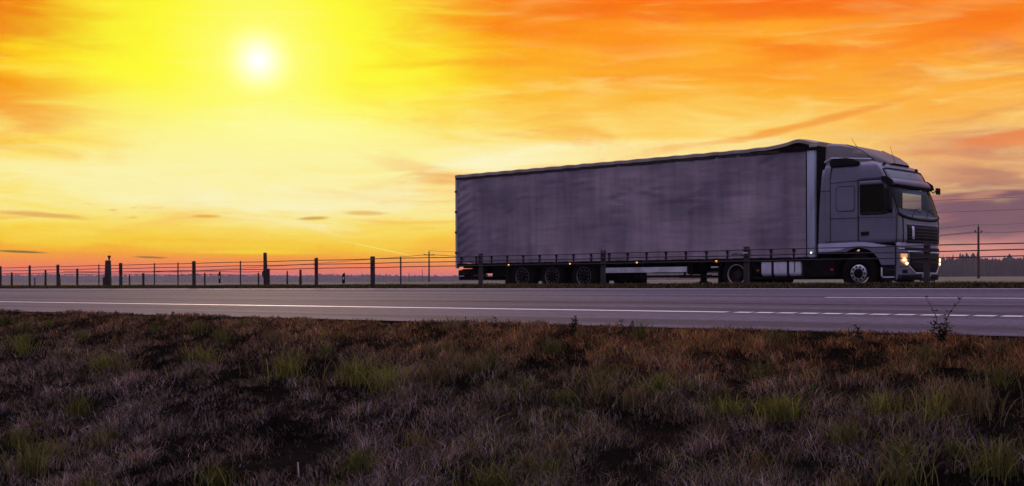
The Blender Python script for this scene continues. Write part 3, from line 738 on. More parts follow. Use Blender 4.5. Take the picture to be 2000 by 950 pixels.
# dark equipment between axles and under the floor
b = MB(); b.box(-5.95, -5.2, -1.1, 1.1, .50, .80, .03); b.tube([(-5.9,-.95,.62),(-5.3,-.95,.62)], .14, 14); b.box(-4.9,-1.5,-.8,.8,.35,.79); b.build('air_tanks', M['chassis'], lor, smooth=40)
# marker lamps along the side
for xl in (-5.05, -2.45, .15, 2.95):
    for sd in (-1, 1):
        MB().box(xl-.03, xl+.03, sd*1.281-.006, sd*1.281+.006, .865, .905, .004).build('marker_lamp', M['amber'], lor)
MB().box(5.93, 5.97, -1.296, -1.284, 1.045, 1.09).build('position_lamp', M['white_lamp'], lor)
# --- tractor chassis
b = MB()
for sd in (-1, 1): b.box(2.9, 8.2, sd*.42-.05, sd*.42+.05, .62, .88)
b.box(3.1, 4.1, -.5, .5, .88, .93, .01); b.box(4.2, 6.2, -.9, .9, .55, .86, .02); b.box(6.3,8.3,-.85,.85,.45,1.1,.05)
b.build('tractor_frame', M['chassis'], lor)
b = MB(); b.lathe_y(3.7, .945, [(-.45,0),(-.45,.02),(.45,.02),(.45,0)]); b.box(3.2,4.2,-.45,.45,.932,.965,.01); b.build('fifth_wheel', M['chassis'], lor)
# fuel tanks
for sd in (-1, 1):
    def tank_pts(off=0):
        pts = []
        yc, zc, hy, hz, rr = 0, .675, .30+off, .235+off, .10
        for (cy, cz_, a0) in ((hy-rr, hz-rr, 0), (-(hy-rr), hz-rr, 90), (-(hy-rr), -(hz-rr), 180), (hy-rr, -(hz-rr), 270)):
            for j in range(7): a = R(a0 + 15*j); pts.append((cy + rr*math.cos(a), zc + cz_ + rr*math.sin(a)))
        return pts
    yc = sd*.955
    def tank(x0, x1, off, name, mm, rnd=True):
        b = MB(); rows = []
        prof = [(x0, off-.04), (x0+.015, off-.015), (x0+.04, off), (x1-.04, off), (x1-.015, off-.015), (x1, off-.04)] if rnd else [(x0, off), (x1, off)]
        for (x, of) in prof: rows.append([(x, yc + p[0], p[1]) for p in tank_pts(of)])
        b.grid([list(c_) for c_ in zip(*rows)], closed_u=True)
        b.bm.faces.new([b.bm.verts.new(p) for p in rows[0]]); b.bm.faces.new([b.bm.verts.new(p) for p in rows[-1]])
        return b.build(name, mm, lor, smooth=35)
    t = tank(4.38, 5.62, 0, 'fuel_tank', M['alu'])
    for xb in (4.72, 5.20):
        bb = tank(xb, xb+.07, .010, 'tank_band', M['black'], False); bb.parent = t
    bb = MB(); bb.box(5.42, 5.45, yc + sd*.302 - .003, yc + sd*.302 + .003, .55, .86); o = bb.build('sight_strip', M['steel_dark'], t)
    MB().box(4.1, 6.35, sd*.9-.3, sd*.9+.3, .36, .437, .01).build('tank_skirt', M['chassis'], lor)
    MB().box(5.66, 6.62, sd*.92-.32, sd*.92+.32, .42, .90, .03).build('battery_box', M['chassis'], lor)
    MB().box(4.12, 4.34, sd*1.0-.2, sd*1.0+.2, .5, .86, .02).build('valve_box', M['chassis'], lor)
    MB().box(4.22, 4.30, sd*1.205-.004, sd*1.205+.004, .585, .64).build('side_reflector', M['red_mark'], lor)
    MB().box(6.50, 6.58, sd*1.245-.004, sd*1.245+.004, .585, .64).build('side_reflector', M['red_mark'], lor)

# --- cab shell
ZT = [1.30,1.60,1.90,2.07,2.45,2.82,2.95,3.10,3.25,3.38,3.46,3.50]
XST= [8.36,8.37,8.38,8.38,8.26,8.12,8.05,7.98,7.90,7.80,7.62,7.20]
XCT= [8.60,8.60,8.57,8.53,8.40,8.26,8.21,8.15,8.05,7.90,7.68,7.28]
YST= [1.25,1.25,1.25,1.25,1.25,1.25,1.25,1.248,1.24,1.215,1.13,.80]
def XS(z): return float(np.interp(z, ZT, XST))
def XC(z): return float(np.interp(z, ZT, XCT)) if z > 1.3 else float(np.interp(z, [.3,.45,1.0,1.3], [8.55,8.62,8.64,8.60]))
def YS(z): return float(np.interp(z, ZT, YST))
def ff(y, ys): 
    a = min(1, abs(y)/ys); return (1 - a**3.0)**.55
def front_x(y, z):
    ys = YS(z); return XS(z) + (XC(z) - XS(z))*ff(y, ys)
YF = [1.0,.985,.95,.88,.78,.64,.45,.22,0]
zrows = []
for a, b_ in zip(ZT[:-1], ZT[1:]):
    m_ = 3 if b_ <= 2.9 else 2
    for t in range(m_): zrows.append(a + (b_-a)*t/m_)
zrows.append(ZT[-1])
SC = [6.34,6.50,6.67,7.21,7.30,7.38]
def col_pos(ci, z, side):
    """columns from the back along one side to the front centre"""
    ys = YS(z); xs_ = XS(z)
    sc = 1 if z <= 3.1 else (xs_ - 6.34)/(XS(3.1) - 6.34)
    if ci < 6: return (6.34 + (SC[ci]-6.34)*sc, side*ys, z)
    if ci == 6: return (xs_ - .14 if z > 1.95 else 8.25, side*ys, z)
    if ci == 7: return (xs_ - .05, side*ys, z)
    y = ys*YF[ci-8+0]; 
    dip = .17*ff(y, ys) if abs(z-2.07) < .01 else 0
    zz = z - dip
    return (front_x(y, z) + dip*.15, side*y, zz)
NC = 8 + len(YF)
def classify(ci, zmid, side):
    if 2.07 < zmid < 2.82 and ci == 5: return 'window'
    if ci == 5 and 0: return None
    if 2.07 < zmid < 2.82 and 9 <= ci: return 'windscreen'
    if ci in (4, 5, 6) and zmid < 2.95: return 'door'
    if 2.95 < zmid < 3.25 and ci >= 11: return 'header'
    return 'cab'
parts = {}
for side in (-1, 1):
    for i in range(NC - 1):
        for j in range(len(zrows)-1):
            zm = (zrows[j]+zrows[j+1])/2; kind = classify(i, zm, side)
            key = kind + ('n' if side < 0 else 'f') if kind in ('window', 'door') else kind
            b = parts.setdefault(key, MB())
            q = [col_pos(i, zrows[j], side), col_pos(i+1, zrows[j], side), col_pos(i+1, zrows[j+1], side), col_pos(i, zrows[j+1], side)]
            if len({tuple(round(v, 5) for v in p) for p in q}) < 3: continue
            try: b.bm.faces.new([b.bm.verts.new(p) for p in q])
            except ValueError: pass
# back wall and roof cap
b = parts['cab']
for j in range(len(zrows)-1):
    b.bm.faces.new([b.bm.verts.new(p) for p in (col_pos(0, zrows[j], -1), col_pos(0, zrows[j], 1), col_pos(0, zrows[j+1], 1), col_pos(0, zrows[j+1], -1))])
top = [col_pos(i, zrows[-1], -1) for i in range(NC)] + [col_pos(i, zrows[-1], 1) for i in range(NC-2, -1, -1)]
b.bm.faces.new([b.bm.verts.new(p) for p in top])
cab = parts['cab'].build('cab', M['paint'], lor, smooth=40, solid=.03)
hd = parts['header'].build('header_panel', M['header'], lor, smooth=40, solid=.02)
doors = {}
for s_, side in (('n', -1), ('f', 1)):
    d_ = parts['door'+s_].build('door', M['paint'], lor, smooth=40, solid=.03); doors[side] = d_
    w_ = parts['window'+s_].build('window', M['dark_glass'] if side < 0 else M['glass'], d_, smooth=40)
    y = side*1.258
    # rubber frame round the window
    zz0, zz1 = 2.07, 2.82
    fr = [(7.38, zz0), (8.02, zz0-.0), (XS(zz0)-.14, zz0+.07), (XS(zz1)-.14, zz1), (7.38, zz1)]
    b = MB()
    for a, c_ in zip(fr, fr[1:]+fr[:1]): b.tube([(a[0], y, a[1]), (c_[0], y - side*.004, c_[1])], .032, 6)
    b.build('window_frame', M['black'], d_)
    MB().box(7.38, 7.60, y-.016, y+.016, 1.50, 1.60, .012).build('handle', M['black'], d_)
ws = parts['windscreen'].build('windscreen', M['glass'], lor, smooth=40)
b = MB()
for side in (-1, 1):
    for zz in (2.07, 2.82): b.tube([col_pos(i, zz, side) for i in range(9, NC)], .045 if zz < 2.5 else .05, 6)
    b.tube([col_pos(9, z, side) for z in zrows if 2.06 < z < 2.83], .022, 6)
b.build('windscreen_frame', M['black'], lor)
# panel seams
for side in (-1, 1):
    y = side*1.2515
    def seam(pts, r_=.008): MB().tube([(x, y, z) for x, z in pts], r_*1.15, 5).build('panel_seam', M['black'], lor)
    seam([(6.50,1.30),(6.50,3.05),(6.56,3.42)], .010); seam([(7.30,1.30),(7.30,2.95)], .009); seam([(7.30,2.95),(8.08,2.95)], .008)
    seam([(6.50,2.92),(7.30,2.95)], .006); seam([(6.50,1.97),(7.30,1.97)], .007); seam([(7.30,1.97),(8.34,1.95)], .004); seam([(8.35,1.30),(8.38,2.07)], .009); seam([(6.22,2.72),(6.50,2.72)], .007)
    # bunk locker outline with round corners
    o_ = []
    for (cx_, cz_, a0) in ((7.13,2.74,0),(6.75,2.74,90),(6.75,2.23,180),(7.13,2.23,270)):
        for j in range(5): a = R(a0+22.5*j); o_.append((cx_+.08*math.cos(a), cz_+.08*math.sin(a)))
    seam(o_ + [o_[0]], .006)
    MB().tube([(front_x(side*1.19, z)+.012, side*1.195, z) for z in (2.97,3.1,3.23)] + [(front_x(yv, 3.25)+.012, yv, 3.25) for yv in [side*v for v in (1.1,.95,.7,.4,0)]], .014, 5).build('header_seam', M['black'], lor)
# pale raised rim of the locker
for side in (-1, 1):
    b = MB(); o_ = []
    for (cx_, cz_, a0) in ((7.10,2.71,0),(6.78,2.71,90),(6.78,2.26,180),(7.10,2.26,270)):
        for j in range(5): a = R(a0+22.5*j); o_.append((cx_+.08*math.cos(a), cz_+.08*math.sin(a)))
    b.prism_xz(o_, side*1.251, side*1.262); b.build('locker_panel', M['paint'], lor, smooth=30)
# lower skirt with wheel arch, near and far
def lower_panel(side):
    y0, y1 = (side*1.262, side*1.215)
    light = MB(); dark_ = MB()
    arch = [(7.31 + .66*math.cos(R(a)), .52 + .66*math.sin(R(a))) for a in range(0, 181, 10)]
    up = [(6.15,1.31),(7.28,1.335),(7.55,1.32),(8.33,1.20)]
    lowr = [(8.33,.72),(7.98,.72)] + [(x, z) for x, z in arch if z > .72 and x > 7.0] 
    archl = [(x, z) for x, z in arch if z > 1.07]
    pts = up + [(8.33,.72),(7.955,.72)] + [p for p in arch if p[1] > .74 and not (p[0] < 7.31 and p[1] < 1.09)] + [(6.95,1.08),(6.15,1.07)]
    light.prism_xz(pts, y0, y1); o = light.build('lower_panel', M['paint'] , lor, smooth=30)
    MB().prism_xz([(6.15,1.305),(7.28,1.330),(7.6,1.31),(8.10,1.215),(8.0,1.19),(7.75,1.19),(7.55,1.215),(7.3,1.225),(7.0,1.20),(6.8,1.13),(6.6,1.10),(6.15,1.095)], side*1.262, side*1.267).build('trim_stripe', M['paint_light'], o)
    MB().box(8.325, 8.352, side*1.264 - .012, side*1.264 + .012, .70, 1.25).build('panel_gap', M['black'], o)
    return o
for side in (-1, 1):
    lower_panel(side)
    # steps in front of the wheel
    b = MB(); b.box(7.93, 8.34, side*1.2-.05, side*1.2+.05, .30, .715, .01); b.build('step_well', M['black'], lor)
    MB().box(7.98, 8.30, side*1.256-.008, side*1.256+.008, .385, .415).build('step_tread', M['alu'], lor)
    MB().box(8.06, 8.32, side*1.256-.008, side*1.256+.008, .575, .605).build('step_tread', M['steel_dark'], lor)
    MB().box(7.935, 7.975, side*1.256-.008, side*1.256+.008, .42, .65).build('step_edge', M['alu'], lor)
    arc_guard(7.31, .68, -5, 185, y0=min(side*1.21, side*.85), y1=max(side*1.21, side*.85), cz=.52).build('wheel_housing', M['chassis'], lor)
    # side deflector behind the cab
    b = MB(); P = []
    for z in np.linspace(1.07, 3.50, 12):
        xb = 6.15 + .14*((z-1.07)/2.43)**2; ysd = YS(max(z,1.3)); P.append([(xb, side*(ysd-.05), z), (xb+.002, side*ysd, z), (6.335, side*ysd, z)])
    b.grid(P); b.build('side_deflector', M['paint'], lor, smooth=40, solid=.02)
# cab floor & firewall, dashboard, seats, steering wheel
MB().box(6.27, 8.30, -1.2, 1.2, 1.26, 1.34).build('cab_floor', M['black'], lor)
MB().prism_xz([(7.85,1.75),(8.38,1.75),(8.36,2.02),(8.22,2.20),(8.05,2.24),(7.88,2.16)], -1.12, 1.12).build('dashboard', M['dash'], lor, smooth=40)
MB().box(6.30, 6.95, -1.2, 1.2, 1.35, 1.95, .05).build('bunk', M['seat'], lor, smooth=40)
for sd in (-1, 1):
    b = MB(); b.box(7.15, 7.65, sd*.65-.25, sd*.65+.25, 1.55, 1.75, .05); b.box(7.05, 7.22, sd*.65-.24, sd*.65+.24, 1.7, 2.35, .05); b.box(7.07, 7.19, sd*.65-.13, sd*.65+.13, 2.36, 2.52, .04)
    b.build('seat', M['seat'], lor, smooth=40)
b = MB(); sc_ = Vector((7.95, .65, 2.02)); ring = [sc_ + Matrix.Rotation(R(-55), 3, 'Y') @ Vector((.22*math.cos(a), .22*math.sin(a), 0)) for a in [2*math.pi*i/24 for i in range(25)]]
b.tube(ring, .015, 6); b.tube([sc_, (8.15, .65, 1.9)], .03, 6); b.tube([ring[0], ring[12]], .012, 5); b.build('steering_wheel', M['black'], lor, smooth=50)
# front surface patches
def patch(y0, y1, z0, z1, off, name, mm, parent=None, ny=10, nz=3, th=.012, fz=None):
    b = MB(); P = []
    for i in range(ny+1):
        y = y0 + (y1-y0)*i/ny; c_ = []
        for j in range(nz+1):
            t = j/nz; za = z0(y) if callable(z0) else z0; zb_ = z1(y) if callable(z1) else z1
            z = za + (zb_-za)*t
            e = 1e-3; nx_ = 1.0; dy = (front_x(y+e, max(z,1.3)) - front_x(y-e, max(z,1.3)))/(2*e) if abs(y) < 1.24 else 0
            nrm = Vector((1, -dy, 0)).normalized()
            c_.append(Vector((fx(y, z), y, z)) + nrm*off)
        P.append(c_)
    b.grid(P)
    return b.build(name, mm, parent or lor, smooth=40, solid=th)
def fx(y, z):
    ys = YS(z) if z > 1.3 else 1.25; a = min(1, abs(y)/ys); f = (1 - a**3.0)**.55
    return XS(max(z, 1.3)) + (XC(z) - XS(max(z,1.3)))*f
# bumper shell
b = MB(); P = []; yy_ = sorted([s*1.25*f for f in YF for s in (-1, 1)] )
yy_ = sorted(set([round(v, 4) for v in yy_]))
zz_ = [.32,.36,.42,.50,.60,.72,.85,1.0,1.15,1.298]
for y in yy_:
    P.append([(fx(y, z) - (.05 if z < .34 else 0) - .03*max(0, (1.0-z))*(abs(y) > 1.2), y, z) for z in zz_])
b.grid(P)
for side in (-1, 1):
    Q = [[(8.335 + (8.36-8.335)*t, side*1.25, z) for z in zz_] for t in (0, 1)]
    b.grid(Q)
bump = b.build('bumper', M['paint'], lor, smooth=40, solid=.03)
patch(-1.235, 1.235, .325, .46, .006, 'bumper_lip', M['black'], bump, 24)
# upper grille
gr = patch(-.98, .98, 1.36, 1.74, .006, 'grille', M['black'], None, 20)
for z in (1.42, 1.50, 1.58, 1.66): patch(-.94, .94, z, z+.022, .020, 'grille_bar', M['steel_dark'], gr, 20, 1, .008)
patch(-.80, -.70, 1.38, 1.72, .030, 'grille_strut', M['alu'], gr, 2)
patch(-1.0, 1.0, 1.745, 1.79, .012, 'grille_trim', M['paint'], gr, 20, 1)
patch(-1.0, 1.0, 1.30, 1.35, .016, 'grille_trim', M['black'], gr, 20, 1)
# mid band, chrome lip and lower grille
patch(-1.18, 1.18, 1.10, 1.17, .010, 'dark_band', M['black'], bump, 24, 1)
patch(-1.0, 1.0, 1.03, 1.075, .020, 'chrome_lip', M['alu'], bump, 20, 1)
def gz0(y): return .52 + .18*max(0, (abs(y)-.62)/.3)
lg = patch(-.92, .92, gz0, 1.02, .008, 'lower_grille', M['black'], bump, 24, 4)
patch(-.80, .80, .77, .80, .022, 'grille_bar', M['steel_dark'], lg, 20, 1) ; patch(-.84,.84,.88,.895,.02,'grille_bar',M['steel_dark'],lg,20,1)
patch(-.66, .66, .485, .515, .018, 'grille_bar', M['alu'], lg, 20, 1)
for s in (-1, 1):
    b_ = patch(s*.66, s*.95, (lambda y: .485 + .62*(abs(y)-.66)), (lambda y: .515 + .62*(abs(y)-.66)), .018, 'grille_bar', M['alu'], lg, 6, 1)
# number plate
pl = patch(-.26, .26, .375, .475, .022, 'number_plate', M['plate'], bump, 4, 1)
for i, y in enumerate((-.2,-.15,-.10,-.02,.05,.10,.17)): patch(y-.015, y+.015, .395, .455, .029, 'plate_character', M['plate_ink'], pl, 1, 1, .003)
# headlights
for s in (-1, 1):
    hl = patch(s*1.20, s*1.02, (lambda y: .69 + .12*max(0,(abs(y)-1.05))/.17), 1.0, .010, 'headlight', M['head_warm'], None, 8, 4)
    bb = MB()
    for (y, z, r_) in ((s*1.13, .86, .045), (s*1.05, .755, .030)):
        x_ = fx(y, z) + .022; dy = -s*.5
        u_ = Vector((1, s*(-1) * -1 * .9, 0)).normalized()
        n_ = Vector((.75, s*.66, 0)); a_ = Vector((-n_.y, n_.x, 0)).normalized()
        V_ = [bb.bm.verts.new(Vector((x_, y, z)) + n_*.012 + (a_*math.cos(q) + Vector((0,0,1))*math.sin(q))*r_) for q in [2*math.pi*j/16 for j in range(16)]]
        bb.bm.faces.new(V_)
        V2 = [bb.bm.verts.new(v.co - n_*.03) for v in V_]
        for j in range(16): bb.bm.faces.new((V_[j], V_[(j+1)%16], V2[(j+1)%16], V2[j]))
    bb.build('bulb', M['head_hot'], hl)
    patch(s*1.22, s*.98, .66, .675, .014, 'headlight_trim', M['black'], hl, 8, 1)
    # fog light recess
    patch(s*1.16, s*1.0, .50, .60, .010, 'fog_lamp', M['black'], bump, 4, 1)
    # corner air deflector slits
    patch(s*1.235, s*1.10, 1.12, 1.15, .018, 'corner_trim', M['paint_light'], bump, 4, 1)
    # dark corner deflector seam
    b = MB(); b.tube([(fx(s*1.12, z)+.008, s*1.125, z) for z in np.linspace(1.3, 2.0, 8)], .012, 5); b.build('corner_seam', M['black'], lor)
# sun visor
b = MB(); P = []
for i in range(25):
    y = -1.262 + 2.50*i/24; f = ff(min(abs(y), 1.249), 1.25); bx = XS(2.98) + (XC(2.98)-XS(2.98))*f
    P.append([(bx-.02, y, 2.995), (bx+.06, y, 2.975), (bx+.13, y, 2.91), (bx+.17, y, 2.81 + .03*(1-f))])
vb = MB(); vb.grid([[(p[0][0]+.03, p[0][1], 2.86), (p[3][0]-.03, p[3][1], p[3][2]-.002), (p[3][0]-.05, p[3][1], p[3][2]-.075)] for p in P]); vb.build('visor_underside', M['black'], lor, smooth=60, solid=.01)
b.grid(P); b.build('sun_visor', M['paint'], lor, smooth=60, solid=.018)
for s in (-1, 1):
    b = MB(); b.prism_xz([(7.97,3.03),(8.12,3.02),(8.26,2.92),(8.30,2.78),(8.18,2.76),(8.05,2.86),(7.97,2.90)], s*1.235, s*1.30); b.build('visor_bracket', M['black'], lor)
# mirrors near side, far side
for s in (-1, 1):
    mo = 0 if s < 0 else -.22; b = MB(); b.box(8.12+mo, 8.30+mo, s*1.43-.10, s*1.43+.10, 2.12, 2.72, .05); mi = b.build('mirror', M['black'], lor, smooth=50)
    MB().tube([(8.12+mo,s*1.24,2.74),(8.2+mo,s*1.42,2.76)], .018, 6).build('mirror_arm', M['black'], mi); MB().tube([(8.16+mo,s*1.24,2.10),(8.2+mo,s*1.42,2.10)], .018, 6).build('mirror_arm', M['black'], mi)
b = MB(); b.box(8.24, 8.31, 1.50, 1.72, 2.68, 2.86, .03); mi = b.build('front_mirror', M['black'], lor, smooth=50)
MB().tube([(8.25,1.15,2.76),(8.30,1.24,2.70),(8.34,1.38,2.80),(8.29,1.54,2.80)], .016, 6).build('mirror_arm', M['black'], mi)
patch(-1.0, 1.0, 2.60, 2.72, -.03, 'tint_band', M['tint'], ws, 16, 1, .004)
# wipers
for y0_ in (-.75, .1):
    b = MB(); b.tube([(fx(y0_, 1.95)+.03, y0_, 1.96), (front_x(y0_+.25, 2.2)+.04, y0_+.28, 2.17), (front_x(y0_+.5, 2.1)+.04, y0_+.55, 2.07)], .010, 5); b.tube([(front_x(y0_, 2.2)+.03, y0_, 2.14), (front_x(y0_+.6, 2.2)+.03, y0_+.6, 2.20)], .009, 5); b.build('wiper', M['black'], lor)
# roof deflector
b = MB(); P = []
prof = [(6.30,4.02,1.12),(6.45,4.03,1.12),(6.70,4.00,1.10),(7.0,3.92,1.06),(7.3,3.80,.99),(7.55,3.68,.90),(7.8,3.52,.74),(7.92,3.43,.55)]
for (x, zt, hw) in prof:
    zb_ = 3.46 if x < 7.6 else 3.40; row = []
    for a in (-1,-.985,-.95,-.85,-.6,-.3,0,.3,.6,.85,.95,.985,1):
        aa = abs(a); fz = 1 if aa < .85 else (1 - (aa-.85)/.15)**.5 if aa < 1 else 0
        fz = .0 if aa == 1 else (.55 if aa == .985 else (.88 if aa == .95 else (.98 if aa == .85 else 1)))
        row.append((x, a*hw, zb_ + (zt-zb_)*fz))
    P.append(row)
b.grid(P); b.bm.faces.new([b.bm.verts.new(p) for p in P[0]])
rd = b.build('roof_deflector', M['fairing'], lor, smooth=50)
for s in (-1, 1): MB().tube([(6.9, s*1.075, 3.95), (7.3, s*1.00, 3.76), (7.6, s*.89, 3.50)], .010, 5).build('deflector_seam', M['black'], rd)
for s in (-1, 1):
    bb = MB(); bb.prism_xz([(6.50,3.35),(7.28,3.35),(7.34,3.39),(7.34,3.44),(7.18,3.53),(6.98,3.575),(6.58,3.58),(6.50,3.54)], s*1.16, s*1.285); bmesh.ops.bevel(bb.bm, geom=bb.bm.edges[:], offset=.025, segments=2, affect='EDGES'); bb.build('rolled_blind', M['black'], lor, smooth=60)
    MB().tube([(6.3, s*1.19, 3.50), (6.5, s*1.19, 3.60), (7.6, s*1.10, 3.52)], .02, 6).build('roof_edge_bar', M['paint_light'], lor)
MB().tube([(7.15,-.95,3.85),(6.98,-.98,4.12)], .007, 5, .004).build('antenna', M['black'], lor)
MB().tube([(8.05,-.6,3.36),(7.90,-.6,3.86)], .007, 5, .004).build('antenna', M['black'], lor)
for (x, y, z) in ((7.92,-1.0,3.38),(8.18,.4,3.27)): o = MB().lathe_y(0, 0, [(0,.045),(.05,.04),(.07,.02),(.075,0)], 12).build('roof_lamp', M['black'], lor); o.location = (x, y, z-.03); o.rotation_euler = (R(90), 0, 0)
# light from the lit headlamps
for s in (-1, 1):
    ld = bpy.data.lights.new('headlamp_light', 'SPOT'); ld.energy = 20; ld.color = (1,.72,.42); ld.spot_size = R(60); ld.shadow_soft_size = .05
    lo_ = bpy.data.objects.new('headlamp_light', ld); col.objects.link(lo_); lo_.parent = lor; lo_.location = (8.85, s*1.05, .85); lo_.rotation_euler = (0, R(-82), 0)

# ------------------------------------------------------------------ haze
hz = MB().box(-5200, 5200, -4200, 4700, -7, 30).build('haze', M['soil']); hz.data.materials.clear()
hm = bpy.data.materials.new('haze'); hm.use_nodes = True; nt = hm.node_tree; nt.nodes.remove(nt.nodes['Principled BSDF'])
pv = nt.nodes.new('ShaderNodeVolumePrincipled'); pv.inputs['Density'].default_value = 1.3e-4; pv.inputs['Color'].default_value = (.80,.74,.86,1); pv.inputs['Anisotropy'].default_value = .0
nt.links.new(pv.outputs[0], nt.nodes['Material Output'].inputs['Volume']); hz.data.materials.append(hm)
tag(hz, 'thin lilac evening haze over the fields', kind='stuff')

# ------------------------------------------------------------------ sky
SUN_K = (505-1000)/F; AZC = math.atan2(UY, UX)          # view azimuth
sun_dir = Vector((UX + RX*SUN_K, UY + RY*SUN_K, (550-118)/F)).normalized()
world = bpy.data.worlds.new('World'); scene.world = world; world.use_nodes = True
nt = world.node_tree; nt.nodes.clear(); L = nt.links.new; N = nt.nodes.new
def srgb(r, g, b): return tuple((v/255/12.92 if v/255 <= .04045 else ((v/255+.055)/1.055)**2.4) for v in (r, g, b)) + (1,)
def mth(op, a, b=None, c=None, clamp=False):
    n = N('ShaderNodeMath'); n.operation = op; n.use_clamp = clamp
    for i, v in enumerate((a, b, c)):
        if v is None: continue
        if isinstance(v, (int, float)): n.inputs[i].default_value = v
        else: L(v, n.inputs[i])
    return n.outputs[0]
def sstep(v, a, b):
    n = N('ShaderNodeMapRange'); n.interpolation_type = 'SMOOTHSTEP'; n.inputs[1].default_value = a; n.inputs[2].default_value = b; L(v, n.inputs[0]); return n.outputs[0]
def ramp(fac, stops):
    n = N('ShaderNodeValToRGB'); n.color_ramp.interpolation = 'EASE' if 0 else 'LINEAR'
    el = n.color_ramp.elements
    el[0].position, el[0].color = stops[0]; el[1].position, el[1].color = stops[-1]
    for p, c_ in stops[1:-1]: e = el.new(p); e.color = c_
    L(fac, n.inputs[0]); return n.outputs[0]
def mixc(f, a, b, mode='MIX'):
    n = N('ShaderNodeMix'); n.data_type = 'RGBA'; n.blend_type = mode; n.clamp_factor = True
    if isinstance(f, (int, float)): n.inputs[0].default_value = f
    else: L(f, n.inputs[0])
    for i, v in ((6, a), (7, b)):
        if isinstance(v, tuple): n.inputs[i].default_value = v
        else: L(v, n.inputs[i])
    return n.outputs[2]
tc = N('ShaderNodeTexCoord'); D = tc.outputs['Generated']
sep = N('ShaderNodeSeparateXYZ'); L(D, sep.inputs[0])
def dot(v):
    n = N('ShaderNodeVectorMath'); n.operation = 'DOT_PRODUCT'; L(D, n.inputs[0]); n.inputs[1].default_value = v; return n.outputs['Value']
fwd = dot((UX, UY, 0)); rgt = dot((RX, RY, 0)); upz = sep.outputs['Z']
az = mth('MULTIPLY', mth('ARCTAN2', rgt, fwd), 180/math.pi)           # degrees right of the view axis
el = mth('MULTIPLY', mth('ARCSINE', upz), 180/math.pi)                # degrees above the horizon
# stretched cloud coordinates
cv = N('ShaderNodeCombineXYZ'); L(mth('MULTIPLY', az, .075), cv.inputs[0]); L(mth('MULTIPLY', el, .42), cv.inputs[1])
def cnoise(scale, detail, off, distort=0, rot=0, rough=.55):
    mp = N('ShaderNodeMapping'); mp.inputs['Location'].default_value = off; mp.inputs['Rotation'].default_value = (0, 0, R(rot)); L(cv.outputs[0], mp.inputs['Vector'])
    n = N('ShaderNodeTexNoise'); n.inputs['Scale'].default_value = scale; n.inputs['Detail'].default_value = detail; n.inputs['Distortion'].default_value = distort; n.inputs['Roughness'].default_value = rough
    L(mp.outputs[0], n.inputs['Vector']); return n.outputs['Fac']
nA = cnoise(.9, 5, (3.1, 1.2, 0), .6, 6); nB = cnoise(2.2, 8, (7.7, 4.2, 0), .9, 10); nC = cnoise(1.3, 7, (1.4, 9.1, 0), 1.2, -8, .6); nD = cnoise(2.6, 7, (2.2, 3.3, 0), .8, 5)
elw = mth('ADD', el, mth('ADD', mth('MULTIPLY', mth('SUBTRACT', nA, .5), 5.5), mth('MULTIPLY', mth('SUBTRACT', nB, .5), 3.5)))
lowmask = sstep(el, .5, 3.0)
elw = mth('ADD', mth('MULTIPLY', elw, lowmask), mth('MULTIPLY', el, mth('SUBTRACT', 1, lowmask)))
f15 = mth('DIVIDE', elw, 15.0)
# el = (550-y)/2400 rad : y 0 -> 12.9 deg, y 275 -> 6.5, y 400 -> 3.6, y 490 -> 1.43, y 530 -> .48
def s(e, c_): return (max(0, e)/15.0, srgb(*c_))
left = ramp(f15, [s(0,(206,100,104)), s(.35,(252,108,78)), s(.75,(255,132,56)), s(1.2,(255,170,10)), s(1.8,(255,208,30)), s(2.8,(255,226,90)), s(4.5,(255,242,160)), s(7,(255,224,84)), s(9.5,(255,205,20)), s(11.5,(252,170,8)), s(14,(244,130,8)), s(15,(236,116,10))])
mid = ramp(f15, [s(0,(196,100,106)), s(.35,(250,116,88)), s(.8,(255,156,76)), s(1.4,(255,208,70)), s(2.4,(255,232,130)), s(4.6,(255,244,180)), s(6.5,(255,214,104)), s(9,(255,182,50)), s(11,(255,158,28)), s(13.2,(248,120,14)), s(15,(238,104,12))])
right = ramp(f15, [s(0,(150,92,116)), s(.7,(206,128,132)), s(1.3,(222,142,128)), s(2.0,(150,104,116)), s(3.0,(158,104,108)), s(4.0,(206,140,108)), s(5.2,(238,176,112)), s(6.8,(250,186,92)), s(9,(255,176,60)), s(11,(255,148,32)), s(13.2,(244,100,10)), s(15,(228,84,8))])
sky = mixc(sstep(az, -8, 6), left, mid); sky = mixc(sstep(az, 8, 21), sky, right)
# darker orange cloud bands
cm = mth('MULTIPLY', sstep(nC, .48, .74), sstep(el, 1.2, 3.0))
sky = mixc(mth('MULTIPLY', cm, .60), sky, mixc(sstep(az, 10, 22), srgb(250,158,44), srgb(205,118,88)))
cm2 = mth('MULTIPLY', sstep(nA, .42, .68), sstep(el, 8, 13)); sky = mixc(mth('MULTIPLY', cm2, .5), sky, srgb(252,118,14))
# bright streaks
br = mth('MULTIPLY', sstep(nD, .45, .75), mth('MULTIPLY', sstep(el, 1.0, 3.5), mth('SUBTRACT', 1, mth('MULTIPLY', sstep(el, 8, 12), .6)))); sky = mixc(mth('MULTIPLY', br, .42), sky, srgb(255,236,150))
# low thin dark wisps near el 3.3 and el 1.2
w1 = mth('MULTIPLY', sstep(cnoise(7, 5, (5.5, .7, 0), .3), .60, .70), mth('MULTIPLY', sstep(el, 2.6, 3.0), mth('SUBTRACT', 1, sstep(el, 3.4, 4.0))))
sky = mixc(mth('MULTIPLY', w1, mth('MULTIPLY', .75, mth('SUBTRACT', 1, sstep(az, 0, 6)))), sky, srgb(232,160,60))
